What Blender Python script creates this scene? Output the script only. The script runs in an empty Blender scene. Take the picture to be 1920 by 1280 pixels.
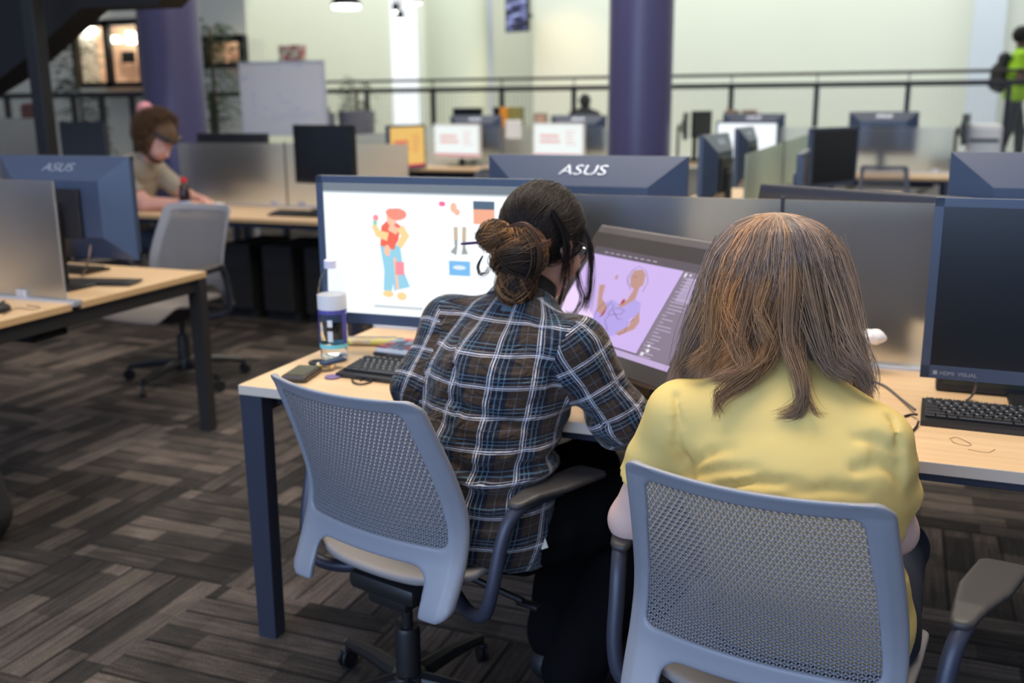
import bpy, bmesh, math, random
import numpy as np
from math import radians as R, sin, cos, pi, hypot, atan2
from mathutils import Vector, Matrix
random.seed(7); RNG = np.random.default_rng(5)
SC = bpy.context.scene; COL = SC.collection

# ------------------------------------------------------------ camera
CAM_H = 1.46
CP, CR, CY = R(13.42), R(0.44), R(-21.4)
cF = np.array([sin(CY)*cos(CP), cos(CY)*cos(CP), -sin(CP)])
_r = np.array([cos(CY), -sin(CY), 0.]); _d = np.cross(cF, _r)
cR = cos(CR)*_r + sin(CR)*_d; cD = -sin(CR)*_r + cos(CR)*_d
FPX = 1866.67
cam = bpy.data.cameras.new('camera'); cam_o = bpy.data.objects.new('camera', cam); COL.objects.link(cam_o)
cam.lens = 35; cam.sensor_width = 36; cam.clip_start = .05; cam.clip_end = 200
cam_o.matrix_world = Matrix(((cR[0], -cD[0], -cF[0], 0), (cR[1], -cD[1], -cF[1], 0), (cR[2], -cD[2], -cF[2], CAM_H), (0, 0, 0, 1)))
cam.dof.use_dof = True; cam.dof.focus_distance = 1.78; cam.dof.aperture_fstop = 2.8
SC.camera = cam_o

# ------------------------------------------------------------ world, light, exposure
SC.view_settings.view_transform = 'Standard'; SC.view_settings.look = 'None'
SC.view_settings.gamma = 1; SC.view_settings.use_curve_mapping = False
SC.view_settings.exposure = 0.13
W = bpy.data.worlds.new('hall_daylight'); SC.world = W; W.use_nodes = True
wt = W.node_tree; wn = wt.nodes; wl = wt.links; wn.clear()
_o = wn.new('ShaderNodeOutputWorld'); _b = wn.new('ShaderNodeBackground'); _tc = wn.new('ShaderNodeTexCoord')
_sx = wn.new('ShaderNodeSeparateXYZ'); wl.new(_tc.outputs['Generated'], _sx.inputs[0])
_r1 = wn.new('ShaderNodeValToRGB'); _r1.color_ramp.elements[0].position = 0; _r1.color_ramp.elements[1].position = 1
_mr = wn.new('ShaderNodeMapRange'); _mr.inputs[1].default_value = -1; _mr.inputs[2].default_value = 1
wl.new(_sx.outputs['Y'], _mr.inputs[0]); wl.new(_mr.outputs[0], _r1.inputs[0])
_r1.color_ramp.elements[0].color = (.42, .60, 1.0, 1)      # tall windows behind the photographer: cool daylight
_r1.color_ramp.elements[1].color = (.42, .40, .36, 1)
_e = _r1.color_ramp.elements.new(.45); _e.color = (.40, .42, .48, 1)
_r2 = wn.new('ShaderNodeValToRGB'); wl.new(_sx.outputs['Z'], _r2.inputs[0])
_r2.color_ramp.elements[0].position = .35; _r2.color_ramp.elements[0].color = (0, 0, 0, 1)
_r2.color_ramp.elements[1].position = .9; _r2.color_ramp.elements[1].color = (1, 1, 1, 1)
_mx = wn.new('ShaderNodeMix'); _mx.data_type = 'RGBA'
wl.new(_r2.outputs[0], _mx.inputs['Factor']); wl.new(_r1.outputs[0], _mx.inputs['A']); _mx.inputs['B'].default_value = (.62, .53, .44, 1)
wl.new(_mx.outputs['Result'], _b.inputs[0]); _b.inputs[1].default_value = .55; wl.new(_b.outputs[0], _o.inputs[0])

def area(name, loc, rot, size, size_y, power, color):
    l = bpy.data.lights.new(name, 'AREA'); l.shape = 'RECTANGLE'; l.size = size; l.size_y = size_y
    l.energy = power; l.color = color
    o = bpy.data.objects.new(name, l); COL.objects.link(o); o.location = loc; o.rotation_euler = rot
    return o
area('window_daylight', (-2.0, -4.5, 2.6), (R(78), 0, R(-8)), 7, 2.6, 330, (.50, .68, 1.0))
area('hall_lamps', (-.8, 2.6, 4.4), (0, 0, 0), 3.2, 2.2, 185, (1.0, .88, .72))
area('hall_lamps_far', (-3.5, 8.5, 5.0), (0, 0, 0), 8, 4, 300, (1.0, .9, .76))
area('wall_washers', (-3, 15.2, 6.0), (R(28), 0, 0), 16, 1.5, 540, (.94, 1.0, .92))
area('hall_wall_fill', (-12, 17.6, 5.6), (R(30), 0, 0), 9, 1.5, 130, (.97, 1.0, .93))  # added area light, put in to brighten the far hall wall

def at(x, y, Y):
    """point seen at photo pixel (x, y) on the vertical plane Y"""
    d = cF + (x-960)/FPX*cR + (y-640)/FPX*cD; t = Y/d[1]
    return Vector((t*d[0], Y, CAM_H + t*d[2]))
def atz(x, y, z):
    d = cF + (x-960)/FPX*cR + (y-640)/FPX*cD; t = (z-CAM_H)/d[2]
    return Vector((t*d[0], t*d[1], z))

# ------------------------------------------------------------ materials
MATS = {}
def nodes_of(name):
    m = bpy.data.materials.new(name); m.use_nodes = True; MATS[name] = m
    t = m.node_tree; return m, t, t.nodes, t.links, t.nodes['Principled BSDF']
def mat(name, col, rough=.5, metal=0., bump=0., bscale=60., var=0., vscale=8., spec=.5, emit=None, estr=1., coat=0.):
    if name in MATS: return MATS[name]
    m, t, n, l, b = nodes_of(name)
    b.inputs['Base Color'].default_value = (*col, 1); b.inputs['Roughness'].default_value = rough
    b.inputs['Metallic'].default_value = metal; b.inputs['Specular IOR Level'].default_value = spec
    b.inputs['Coat Weight'].default_value = coat
    tc = n.new('ShaderNodeTexCoord')
    if var > 0:
        nz = n.new('ShaderNodeTexNoise'); nz.inputs['Scale'].default_value = vscale; nz.inputs['Detail'].default_value = 4
        l.new(tc.outputs['Object'], nz.inputs['Vector'])
        rp = n.new('ShaderNodeMapRange'); rp.inputs[3].default_value = 1-var; rp.inputs[4].default_value = 1+var
        l.new(nz.outputs['Fac'], rp.inputs[0])
        vm = n.new('ShaderNodeVectorMath'); vm.operation = 'SCALE'; vm.inputs[0].default_value = col
        l.new(rp.outputs[0], vm.inputs['Scale']); l.new(vm.outputs[0], b.inputs['Base Color'])
    if bump > 0:
        nz = n.new('ShaderNodeTexNoise'); nz.inputs['Scale'].default_value = bscale; nz.inputs['Detail'].default_value = 3
        l.new(tc.outputs['Object'], nz.inputs['Vector'])
        bp = n.new('ShaderNodeBump'); bp.inputs['Strength'].default_value = bump; bp.inputs['Distance'].default_value = .01
        l.new(nz.outputs['Fac'], bp.inputs['Height']); l.new(bp.outputs[0], b.inputs['Normal'])
    if emit is not None:
        b.inputs['Emission Color'].default_value = (*emit, 1); b.inputs['Emission Strength'].default_value = estr
    return m
def emat(name, col, s):
    return mat(name, (0, 0, 0) if max(col) > .02 else col, .6, emit=col, estr=s)
def glass(name, col, rough, ior=1.2, tw=1.):
    m, t, n, l, b = nodes_of(name)
    b.inputs['Base Color'].default_value = (*col, 1); b.inputs['Roughness'].default_value = rough
    b.inputs['Transmission Weight'].default_value = tw; b.inputs['IOR'].default_value = ior
    return m
def M(n, op, a, b=None, tree=None):
    q = tree.nodes.new('ShaderNodeMath'); q.operation = op
    for i, v in enumerate((a, b)):
        if v is None: continue
        if isinstance(v, (int, float)): q.inputs[i].default_value = v
        else: tree.links.new(v, q.inputs[i])
    return q.outputs[0]

def carpet_mat():
    m, t, n, l, b = nodes_of('carpet')
    T = .615
    f = lambda op, a, c=None: M(n, op, a, c, t)
    g = n.new('ShaderNodeTexCoord'); s = n.new('ShaderNodeSeparateXYZ'); l.new(g.outputs['Object'], s.inputs[0])
    x = f('DIVIDE', f('ADD', s.outputs[0], 2.51+T*40), T); y = f('DIVIDE', f('ADD', s.outputs[1], -2.945+T*40), T)
    ix, iy = f('FLOOR', x), f('FLOOR', y)
    par = f('GREATER_THAN', f('MODULO', f('ADD', ix, iy), 2.), .5)
    fx, fy = f('FRACT', x), f('FRACT', y)
    def mix(fac, a, c):
        q = n.new('ShaderNodeMix'); q.data_type = 'FLOAT'; l.new(fac, q.inputs[0])
        for i, v in ((2, a), (3, c)):
            if isinstance(v, (int, float)): q.inputs[i].default_value = v
            else: l.new(v, q.inputs[i])
        return q.outputs[0]
    u = mix(par, fx, fy); v = mix(par, fy, fx)                       # u across the bars, v along them
    ub = f('MULTIPLY', u, 7.0); ui = f('FLOOR', ub); uf = f('FRACT', ub)
    cid = n.new('ShaderNodeCombineXYZ'); l.new(ix, cid.inputs[0]); l.new(iy, cid.inputs[1]); l.new(ui, cid.inputs[2])
    w1 = n.new('ShaderNodeTexWhiteNoise'); w1.noise_dimensions = '3D'; l.new(cid.outputs[0], w1.inputs['Vector'])
    vb = f('ADD', f('MULTIPLY', v, 2.2), f('MULTIPLY', w1.outputs['Value'], 3.0)); vi = f('FLOOR', vb)
    w2 = n.new('ShaderNodeTexWhiteNoise'); w2.noise_dimensions = '4D'; l.new(cid.outputs[0], w2.inputs['Vector']); l.new(vi, w2.inputs['W'])
    wtile = n.new('ShaderNodeTexWhiteNoise'); wtile.noise_dimensions = '2D'
    c2 = n.new('ShaderNodeCombineXYZ'); l.new(ix, c2.inputs[0]); l.new(iy, c2.inputs[1]); l.new(c2.outputs[0], wtile.inputs['Vector'])
    nz = n.new('ShaderNodeTexNoise'); nz.inputs['Scale'].default_value = 2.2; nz.inputs['Detail'].default_value = 5; l.new(g.outputs['Object'], nz.inputs['Vector'])
    # streaks running along the bars
    sv = n.new('ShaderNodeCombineXYZ'); l.new(f('MULTIPLY', f('ADD', u, f('MULTIPLY', ix, 3.1)), 46), sv.inputs[0])
    l.new(f('MULTIPLY', f('ADD', v, f('MULTIPLY', iy, 2.3)), 3.5), sv.inputs[1])
    st = n.new('ShaderNodeTexNoise'); st.inputs['Scale'].default_value = 1; st.inputs['Detail'].default_value = 3; l.new(sv.outputs[0], st.inputs['Vector'])
    fine = n.new('ShaderNodeTexNoise'); fine.inputs['Scale'].default_value = 260; fine.inputs['Detail'].default_value = 2; l.new(g.outputs['Object'], fine.inputs['Vector'])
    a = f('ADD', f('MULTIPLY', w2.outputs['Value'], .36), .07)
    a = f('ADD', a, f('MULTIPLY', wtile.outputs['Value'], .18))
    a = f('ADD', a, f('MULTIPLY', f('SUBTRACT', nz.outputs['Fac'], .5), .5))
    a = f('ADD', a, f('MULTIPLY', f('SUBTRACT', st.outputs['Fac'], .5), .5))
    a = f('ADD', a, f('MULTIPLY', f('SUBTRACT', fine.outputs['Fac'], .5), .5))
    edge = f('LESS_THAN', uf, .13)                                    # dark line between bars
    a = f('SUBTRACT', a, f('MULTIPLY', edge, .22))
    rp = n.new('ShaderNodeValToRGB'); l.new(a, rp.inputs[0])
    e = rp.color_ramp.elements; e[0].position = 0; e[0].color = (.014, .013, .014, 1); e[1].position = .85; e[1].color = (.31, .25, .225, 1)
    q = e.new(.25); q.color = (.036, .033, .032, 1); q = e.new(.5); q.color = (.105, .088, .080, 1)
    l.new(rp.outputs[0], b.inputs['Base Color']); b.inputs['Roughness'].default_value = .95; b.inputs['Specular IOR Level'].default_value = .15
    bp = n.new('ShaderNodeBump'); bp.inputs['Strength'].default_value = .6; bp.inputs['Distance'].default_value = .004
    l.new(fine.outputs['Fac'], bp.inputs['Height']); l.new(bp.outputs[0], b.inputs['Normal'])
    return m
def wood_mat():
    m, t, n, l, b = nodes_of('maple_laminate')
    g = n.new('ShaderNodeTexCoord'); mp = n.new('ShaderNodeMapping'); mp.inputs['Scale'].default_value = (1.2, 26, 26)
    l.new(g.outputs['Object'], mp.inputs[0])
    nz = n.new('ShaderNodeTexNoise'); nz.inputs['Scale'].default_value = 1.6; nz.inputs['Detail'].default_value = 6; nz.inputs['Distortion'].default_value = .6
    l.new(mp.outputs[0], nz.inputs['Vector'])
    rp = n.new('ShaderNodeValToRGB'); l.new(nz.outputs['Fac'], rp.inputs[0]); e = rp.color_ramp.elements
    e[0].position = .25; e[0].color = (.62, .42, .235, 1); e[1].position = .8; e[1].color = (.76, .55, .34, 1)
    l.new(rp.outputs[0], b.inputs['Base Color']); b.inputs['Roughness'].default_value = .42
    return m
def plaid_mat():
    """flannel check woven from the UV map (metres along the cloth)"""
    m, t, n, l, b = nodes_of('plaid_flannel')
    f = lambda op, a, c=None: M(n, op, a, c, t)
    g = n.new('ShaderNodeUVMap'); g.uv_map = 'UVMap'; s = n.new('ShaderNodeSeparateXYZ')
    nzd = n.new('ShaderNodeTexNoise'); nzd.inputs['Scale'].default_value = 9; l.new(g.outputs[0], nzd.inputs['Vector'])
    vm = n.new('ShaderNodeVectorMath'); vm.operation = 'MULTIPLY_ADD'; vm.inputs[1].default_value = (.012, .012, 0)
    l.new(nzd.outputs['Color'], vm.inputs[0]); l.new(g.outputs[0], vm.inputs[2]); l.new(vm.outputs[0], s.inputs[0])
    def band(src, c, w, P=.073):
        q = f('FRACT', f('ADD', f('DIVIDE', src, P), 10.5-c))
        return f('LESS_THAN', f('ABSOLUTE', f('SUBTRACT', q, .5)), w/2)
    X, Y = s.outputs[0], s.outputs[1]
    def mixc(fac, a, c, k=1.):
        q = n.new('ShaderNodeMix'); q.data_type = 'RGBA'
        l.new(f('MULTIPLY', fac, k), q.inputs['Factor'])
        for i, v in (('A', a), ('B', c)):
            if isinstance(v, tuple): q.inputs[i].default_value = (*v, 1)
            else: l.new(v, q.inputs[i])
        return q.outputs['Result']
    c = mixc(band(X, .0, .50), (.046, .031, .023), (.006, .010, .024), .85)
    c = mixc(band(Y, .0, .42), c, (.006, .009, .020), .6)
    for src in (X, Y):
        for cc, w, colr, k in ((.0, .035, (.11, .20, .28), .55), (.12, .026, (.14, .24, .33), .5), (-.19, .034, (.66, .66, .74), .8), (-.25, .022, (.6, .6, .66), .7), (-.12, .022, (.45, .45, .5), .5), (.46, .018, (.14, .18, .22), .4)):
            c = mixc(band(src, cc, w), c, colr, k)
    l.new(c, b.inputs['Base Color']); b.inputs['Roughness'].default_value = .9; b.inputs['Specular IOR Level'].default_value = .15
    b.inputs['Sheen Weight'].default_value = .15
    tc = n.new('ShaderNodeTexCoord')
    mp = n.new('ShaderNodeMapping'); mp.inputs['Scale'].default_value = (1, 1, 1.8); l.new(tc.outputs['Object'], mp.inputs[0])
    nz = n.new('ShaderNodeTexNoise'); nz.inputs['Scale'].default_value = 14; nz.inputs['Detail'].default_value = 3; nz.inputs['Distortion'].default_value = 1.2; l.new(mp.outputs[0], nz.inputs['Vector'])
    bp = n.new('ShaderNodeBump'); bp.inputs['Strength'].default_value = .8; bp.inputs['Distance'].default_value = .03
    l.new(nz.outputs['Fac'], bp.inputs['Height']); l.new(bp.outputs[0], b.inputs['Normal'])
    return m
def hair_mat(name, spec=.4, rough=.42):
    m, t, n, l, b = nodes_of(name)
    a = n.new('ShaderNodeAttribute'); a.attribute_name = 'strand'; l.new(a.outputs['Color'], b.inputs['Base Color'])
    b.inputs['Roughness'].default_value = rough; b.inputs['Specular IOR Level'].default_value = spec
    return m
CARPET, WOOD, PLAID = carpet_mat(), wood_mat(), plaid_mat()
WEDGE = mat('worktop_edge', (.64, .54, .44), .5)
WEDGE2 = mat('worktop_edge_wood', (.55, .36, .18), .5)
DARK = mat('dark_blue_metal', (.040, .046, .072), .42, .2)
DARKM = mat('charcoal_metal', (.030, .028, .028), .45, .2)
BLK = mat('black_plastic', (.012, .012, .014), .42)
BLKM = mat('matt_black', (.006, .006, .007), .7)
SLATE = mat('slate_monitor_plastic', (.050, .072, .125), .34)
GREY = mat('grey_chair_plastic', (.27, .285, .33), .42, bump=.03, bscale=400)
SEATM = mat('grey_seat', (.25, .235, .235), .6, bump=.05, bscale=300)
ARMM = mat('dark_armrest', (.042, .038, .038), .5, bump=.04, bscale=300)
SILVER = mat('silver_aluminium', (.62, .64, .70), .35, .6)
WHITE = mat('white_paint', (.75, .76, .74), .6)
CREAM = mat('cream_wall_paint', (.66, .67, .58), .8, var=.04, vscale=.5)
PURPLE = mat('purple_column_paint', (.070, .066, .155), .36)
STEEL = mat('black_steel', (.010, .010, .012), .45)
SKIN = mat('skin', (.56, .33, .25), .5, var=.08, vscale=30)
SKINP = mat('pale_skin', (.66, .46, .40), .5, var=.06, vscale=30)
FROST = glass('frosted_glass', (.84, .88, .92), .42, 1.42)
FROSTG = glass('green_frosted_glass', (.70, .86, .76), .42, 1.4)
CLEAR = glass('clear_plastic', (.96, .97, .98), .03, 1.12)
# ------------------------------------------------------------ object helpers
def obj(name, me, m=None, parent=None, loc=None, rot=None):
    o = bpy.data.objects.new(name, me); COL.objects.link(o)
    if m is not None and not len(me.materials):
        for q in (m if isinstance(m, (list, tuple)) else [m]): me.materials.append(q)
    if parent is not None: o.parent = parent
    if loc is not None: o.location = loc
    if rot is not None: o.rotation_euler = rot
    return o
def thing(name, label, cat, loc=(0, 0, 0), rz=0, group=None):
    o = bpy.data.objects.new(name, None); COL.objects.link(o); o.location = loc; o.rotation_euler = (0, 0, rz)
    o.empty_display_size = .1
    return tag(o, label, cat, group)
def tag(o, label, cat, group=None, kind=None):
    o['label'] = label; o['category'] = cat
    if group: o['group'] = group
    if kind: o['kind'] = kind
    return o
def struct(o): o['kind'] = 'structure'; return o
def dup(o, loc=None, rz=None, label=None, group=None):
    def cp(a, par):
        c = a.copy(); COL.objects.link(c); c.parent = par
        for ch in [k for k in KIDS.get(a.name, a.children)]: cp(ch, c)
        return c
    c = cp(o, None)
    if loc is not None: c.location = loc
    if rz is not None: c.rotation_euler = (0, 0, rz)
    if label: c['label'] = label
    if group: c['group'] = group
    return c
KIDS = {}
def mesh(name, v, f, smooth=False):
    me = bpy.data.meshes.new(name); me.from_pydata([tuple(map(float, a)) for a in v], [], [tuple(map(int, a)) for a in f]); me.update()
    if smooth: me.polygons.foreach_set('use_smooth', [True]*len(me.polygons))
    return me
class MB:
    """collects simple solids into one mesh"""
    def __init__(s): s.v = []; s.f = []; s.m = []; s.mi = 0
    def add(s, v, f):
        k = len(s.v); s.v += [tuple(map(float, a)) for a in v]; s.f += [tuple(i+k for i in q) for q in f]; s.m += [s.mi]*len(f); return s
    def box(s, c, d, rz=0, b=.0, T=None):
        x, y, z = [q/2 for q in d]; b = min(b, x*.9, y*.9, z*.9)
        if b > 0:
            bm = bmesh.new(); bmesh.ops.create_cube(bm, size=1)
            for v in bm.verts: v.co = (v.co.x*2*x, v.co.y*2*y, v.co.z*2*z)
            bmesh.ops.bevel(bm, geom=bm.edges[:], offset=b, segments=2, affect='EDGES', profile=.5)
            bm.verts.index_update(); vs = [v.co.copy() for v in bm.verts]; fs = [[v.index for v in f.verts] for f in bm.faces]; bm.free()
        else:
            vs = [Vector((i*x, j*y, k*z)) for k in (-1, 1) for j in (-1, 1) for i in (-1, 1)]
            fs = [(0, 2, 3, 1), (4, 5, 7, 6), (0, 1, 5, 4), (2, 6, 7, 3), (0, 4, 6, 2), (1, 3, 7, 5)]
        m = Matrix.Translation(c) @ Matrix.Rotation(rz, 4, 'Z')
        if T is not None: m = m @ T
        return s.add([m @ v for v in vs], fs)
    def prism(s, poly, y0, y1, axis='y'):
        n = len(poly)
        P = {'y': lambda a, b, t: (a, t, b), 'z': lambda a, b, t: (a, b, t), 'x': lambda a, b, t: (t, a, b)}[axis]
        v = [P(a, b, y0) for a, b in poly]+[P(a, b, y1) for a, b in poly]
        f = [tuple(range(n))[::-1], tuple(range(n, 2*n))]+[(i, (i+1) % n, n+(i+1) % n, n+i) for i in range(n)]
        return s.add(v, f)
    def tube(s, pts, r, n=10, cap=True, flat=None):
        pts = [Vector(p) for p in pts]; rs = r if isinstance(r, (list, tuple)) else [r]*len(pts)
        rings = []; up = None
        for i, p in enumerate(pts):
            d = (pts[min(i+1, len(pts)-1)]-pts[max(i-1, 0)]).normalized()
            if up is None: up = Vector((0, 0, 1)) if abs(d.z) < .9 else Vector((1, 0, 0))
            a = d.cross(up).normalized(); bb = a.cross(d).normalized(); up = bb
            w = flat if flat else 1
            rings.append([p+(a*cos(2*pi*k/n)*w+bb*sin(2*pi*k/n))*rs[i] for k in range(n)])
        v = [q for g in rings for q in g]; f = []
        for i in range(len(pts)-1):
            for k in range(n): f.append((i*n+k, i*n+(k+1) % n, (i+1)*n+(k+1) % n, (i+1)*n+k))
        if cap: f += [tuple(range(n))[::-1], tuple(range((len(pts)-1)*n, len(pts)*n))]
        return s.add(v, f)
    def lathe(s, prof, c=(0, 0, 0), n=24):
        v = [(c[0]+r*cos(2*pi*k/n), c[1]+r*sin(2*pi*k/n), c[2]+z) for r, z in prof for k in range(n)]; f = []
        for i in range(len(prof)-1):
            for k in range(n): f.append((i*n+k, i*n+(k+1) % n, (i+1)*n+(k+1) % n, (i+1)*n+k))
        f += [tuple(range(n))[::-1], tuple(range((len(prof)-1)*n, len(prof)*n))]
        return s.add(v, f)
    def mk(s, name, m=None, parent=None, smooth=False, loc=None, rot=None):
        me = mesh(name, s.v, s.f, smooth)
        if isinstance(m, (list, tuple)):
            for q in m: me.materials.append(q)
            me.polygons.foreach_set('material_index', s.m)
        bm = bmesh.new(); bm.from_mesh(me); bmesh.ops.recalc_face_normals(bm, faces=bm.faces[:])
        if smooth:
            for e in bm.edges:
                if len(e.link_faces) == 2 and e.calc_face_angle(0) > .7: e.smooth = False
        bm.to_mesh(me); bm.free()
        return obj(name, me, m, parent, loc, rot)
def spline(pts, n=24):
    """Catmull-Rom through pts"""
    P = [Vector(p) for p in pts]; P = [P[0]*2-P[1]]+P+[P[-1]*2-P[-2]]; out = []; m = len(P)-3
    for i in range(n+1):
        t = i/n*m; k = min(int(t), m-1); t -= k; a, b, c, d = P[k:k+4]
        out.append(.5*((2*b)+(c-a)*t+(2*a-5*b+4*c-d)*t*t+(3*b-a-3*c+d)*t**3))
    return out
def interp(x, xs, ys): return float(np.interp(x, xs, ys))
FONT = None
def text_part(s, size, m, parent, loc, rot, ext=.0006, sx=1., name='lettering', align='CENTER', shear=0.):
    c = bpy.data.curves.new('t', 'FONT'); c.body = s; c.size = size; c.extrude = ext; c.align_x = align; c.align_y = 'CENTER'; c.shear = shear
    o = bpy.data.objects.new('t', c); COL.objects.link(o); bpy.context.view_layer.update()
    me = bpy.data.meshes.new_from_object(o.evaluated_get(bpy.context.evaluated_depsgraph_get())); me.name = name
    COL.objects.unlink(o); bpy.data.objects.remove(o); me.materials.clear()
    for v in me.vertices: v.co.x *= sx
    return obj(name, me, m, parent, loc, rot)

# ------------------------------------------------------------ signed-distance modelling (numpy surface nets)
def smin(a, b, k):
    h = np.clip(.5+.5*(b-a)/k, 0, 1); return b*(1-h)+a*h-k*h*(1-h)
class SDF:
    def __init__(s, lo, hi, h):
        s.lo = np.array(lo, float); s.h = h; n = np.ceil((np.array(hi)-s.lo)/h).astype(int)+1
        s.ax = [s.lo[i]+h*np.arange(n[i]) for i in range(3)]; s.F = np.full(n, 1., np.float32)
    def _sub(s, lo, hi):
        sl = tuple(slice(max(0, int((lo[i]-s.lo[i])/s.h)-1), max(1, min(len(s.ax[i]), int((hi[i]-s.lo[i])/s.h)+3))) for i in range(3))
        X, Y, Z = np.meshgrid(s.ax[0][sl[0]], s.ax[1][sl[1]], s.ax[2][sl[2]], indexing='ij')
        return sl, np.stack([X, Y, Z], -1)
    def put(s, fn, lo, hi, k=.03, op='add'):
        lo = np.array(lo)-k-.03; hi = np.array(hi)+k+.03
        sl, P = s._sub(lo, hi)
        if 0 in P.shape: return s
        d = fn(P)
        if op == 'add': s.F[sl] = smin(s.F[sl], d, k)
        else: s.F[sl] = -smin(-s.F[sl], d, k)
        return s
    def cone(s, a, b, ra, rb, k=.03, side=None, w=1., op='add'):
        a = np.array(a, float); b = np.array(b, float); ab = b-a; L2 = max(ab@ab, 1e-9); sd = None if side is None else np.array(side, float)/np.linalg.norm(side)
        def fn(P):
            p = P-a; t = np.clip((p@ab)/L2, 0, 1); q = p-t[..., None]*ab
            if sd is not None: q = q-(q@sd)[..., None]*sd*(1-1/w)
            return np.sqrt((q*q).sum(-1))-(ra+(rb-ra)*t)
        r = max(ra, rb)*max(w, 1); return s.put(fn, np.minimum(a, b)-r, np.maximum(a, b)+r, k, op)
    def ell(s, c, r, M3=None, k=.03, op='add'):
        c = np.array(c, float); r = np.array(r, float); Q = np.eye(3) if M3 is None else np.array(M3)   # rows = local axes
        def fn(P):
            p = (P-c)@Q.T; k0 = np.sqrt(((p/r)**2).sum(-1)); k1 = np.sqrt(((p/r**2)**2).sum(-1)); return k0*(k0-1)/np.maximum(k1, 1e-6)
        m = r.max(); return s.put(fn, c-m, c+m, k, op)
    def cut(s, pt, nrm):
        """keep the side the normal does not point to"""
        X, Y, Z = np.meshgrid(*s.ax, indexing='ij'); nrm = np.array(nrm, float)/np.linalg.norm(nrm)
        s.F = np.maximum(s.F, ((X-pt[0])*nrm[0]+(Y-pt[1])*nrm[1]+(Z-pt[2])*nrm[2]).astype(np.float32)); return s
    def nets(s):
        F = s.F; ins = F < 0; nx, ny, nz = F.shape
        S = np.zeros((nx-1, ny-1, nz-1, 3)); C = np.zeros((nx-1, ny-1, nz-1))
        off = [(0, 0, 0), (1, 0, 0), (0, 1, 0), (0, 0, 1), (1, 1, 0), (1, 0, 1), (0, 1, 1), (1, 1, 1)]
        E = [((0, 0, 0), (1, 0, 0)), ((0, 1, 0), (1, 1, 0)), ((0, 0, 1), (1, 0, 1)), ((0, 1, 1), (1, 1, 1)), ((0, 0, 0), (0, 1, 0)), ((1, 0, 0), (1, 1, 0)), ((0, 0, 1), (0, 1, 1)), ((1, 0, 1), (1, 1, 1)), ((0, 0, 0), (0, 0, 1)), ((1, 0, 0), (1, 0, 1)), ((0, 1, 0), (0, 1, 1)), ((1, 1, 0), (1, 1, 1))]
        g = lambda A, o: A[o[0]:nx-1+o[0], o[1]:ny-1+o[1], o[2]:nz-1+o[2]]
        for a, b in E:
            fa, fb = g(F, a), g(F, b); c = g(ins, a) != g(ins, b); idx = np.nonzero(c)
            t = fa[idx]/(fa[idx]-fb[idx])
            S[idx] += np.array(a)+t[:, None]*(np.array(b)-np.array(a)); C[idx] += 1
        act = C > 0; ids = -np.ones(C.shape, int); ids[act] = np.arange(act.sum())
        cells = np.argwhere(act); V = s.lo+s.h*(cells+S[act]/C[act][:, None])
        Q = []
        for ax in range(3):
            a1, a2 = (ax+1) % 3, (ax+2) % 3
            sl0 = [slice(None)]*3; sl1 = [slice(None)]*3; sl0[ax] = slice(0, -1); sl1[ax] = slice(1, None)
            ch = ins[tuple(sl0)] != ins[tuple(sl1)]
            P = np.argwhere(ch); P = P[(P[:, a1] > 0) & (P[:, a2] > 0) & (P[:, a1] < F.shape[a1]-1) & (P[:, a2] < F.shape[a2]-1)]
            e1 = np.zeros(3, int); e1[a1] = 1; e2 = np.zeros(3, int); e2[a2] = 1
            q = np.stack([ids[tuple((P-e1-e2).T)], ids[tuple((P-e2).T)], ids[tuple(P.T)], ids[tuple((P-e1).T)]], 1)
            fl = ~ins[tuple(P.T)]; q[fl] = q[fl][:, ::-1]; Q.append(q)
        Q = np.concatenate(Q); return V, Q[(Q >= 0).all(1)]
    def mk(s, name, m, parent=None, smooth_it=1, warp=None, keep=None):
        V, Q = s.nets(); V = relax(V, Q, smooth_it)
        if warp is not None: V = warp(V)
        return obj(name, fastmesh(name, V, Q), m, parent)
def relax(V, Q, it):
    for _ in range(it):
        A = np.zeros_like(V); c = np.zeros(len(V))
        for i in range(4):
            a, b = Q[:, i], Q[:, (i+1) % 4]
            np.add.at(A, a, V[b]); np.add.at(c, a, 1)
            np.add.at(A, b, V[a]); np.add.at(c, b, 1)
        V = V*.4+.6*A/np.maximum(c, 1)[:, None]
    return V
def fastmesh(name, V, Q, smooth=True):
    Q = np.asarray(Q); me = bpy.data.meshes.new(name); k = Q.shape[1]
    me.vertices.add(len(V)); me.vertices.foreach_set('co', np.asarray(V, np.float32).ravel())
    me.loops.add(Q.size); me.loops.foreach_set('vertex_index', Q.ravel().astype(np.int32))
    me.polygons.add(len(Q)); me.polygons.foreach_set('loop_start', np.arange(0, Q.size, k, dtype=np.int32))
    me.polygons.foreach_set('use_smooth', np.full(len(Q), smooth)); me.update(calc_edges=True); me.validate(); return me
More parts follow.
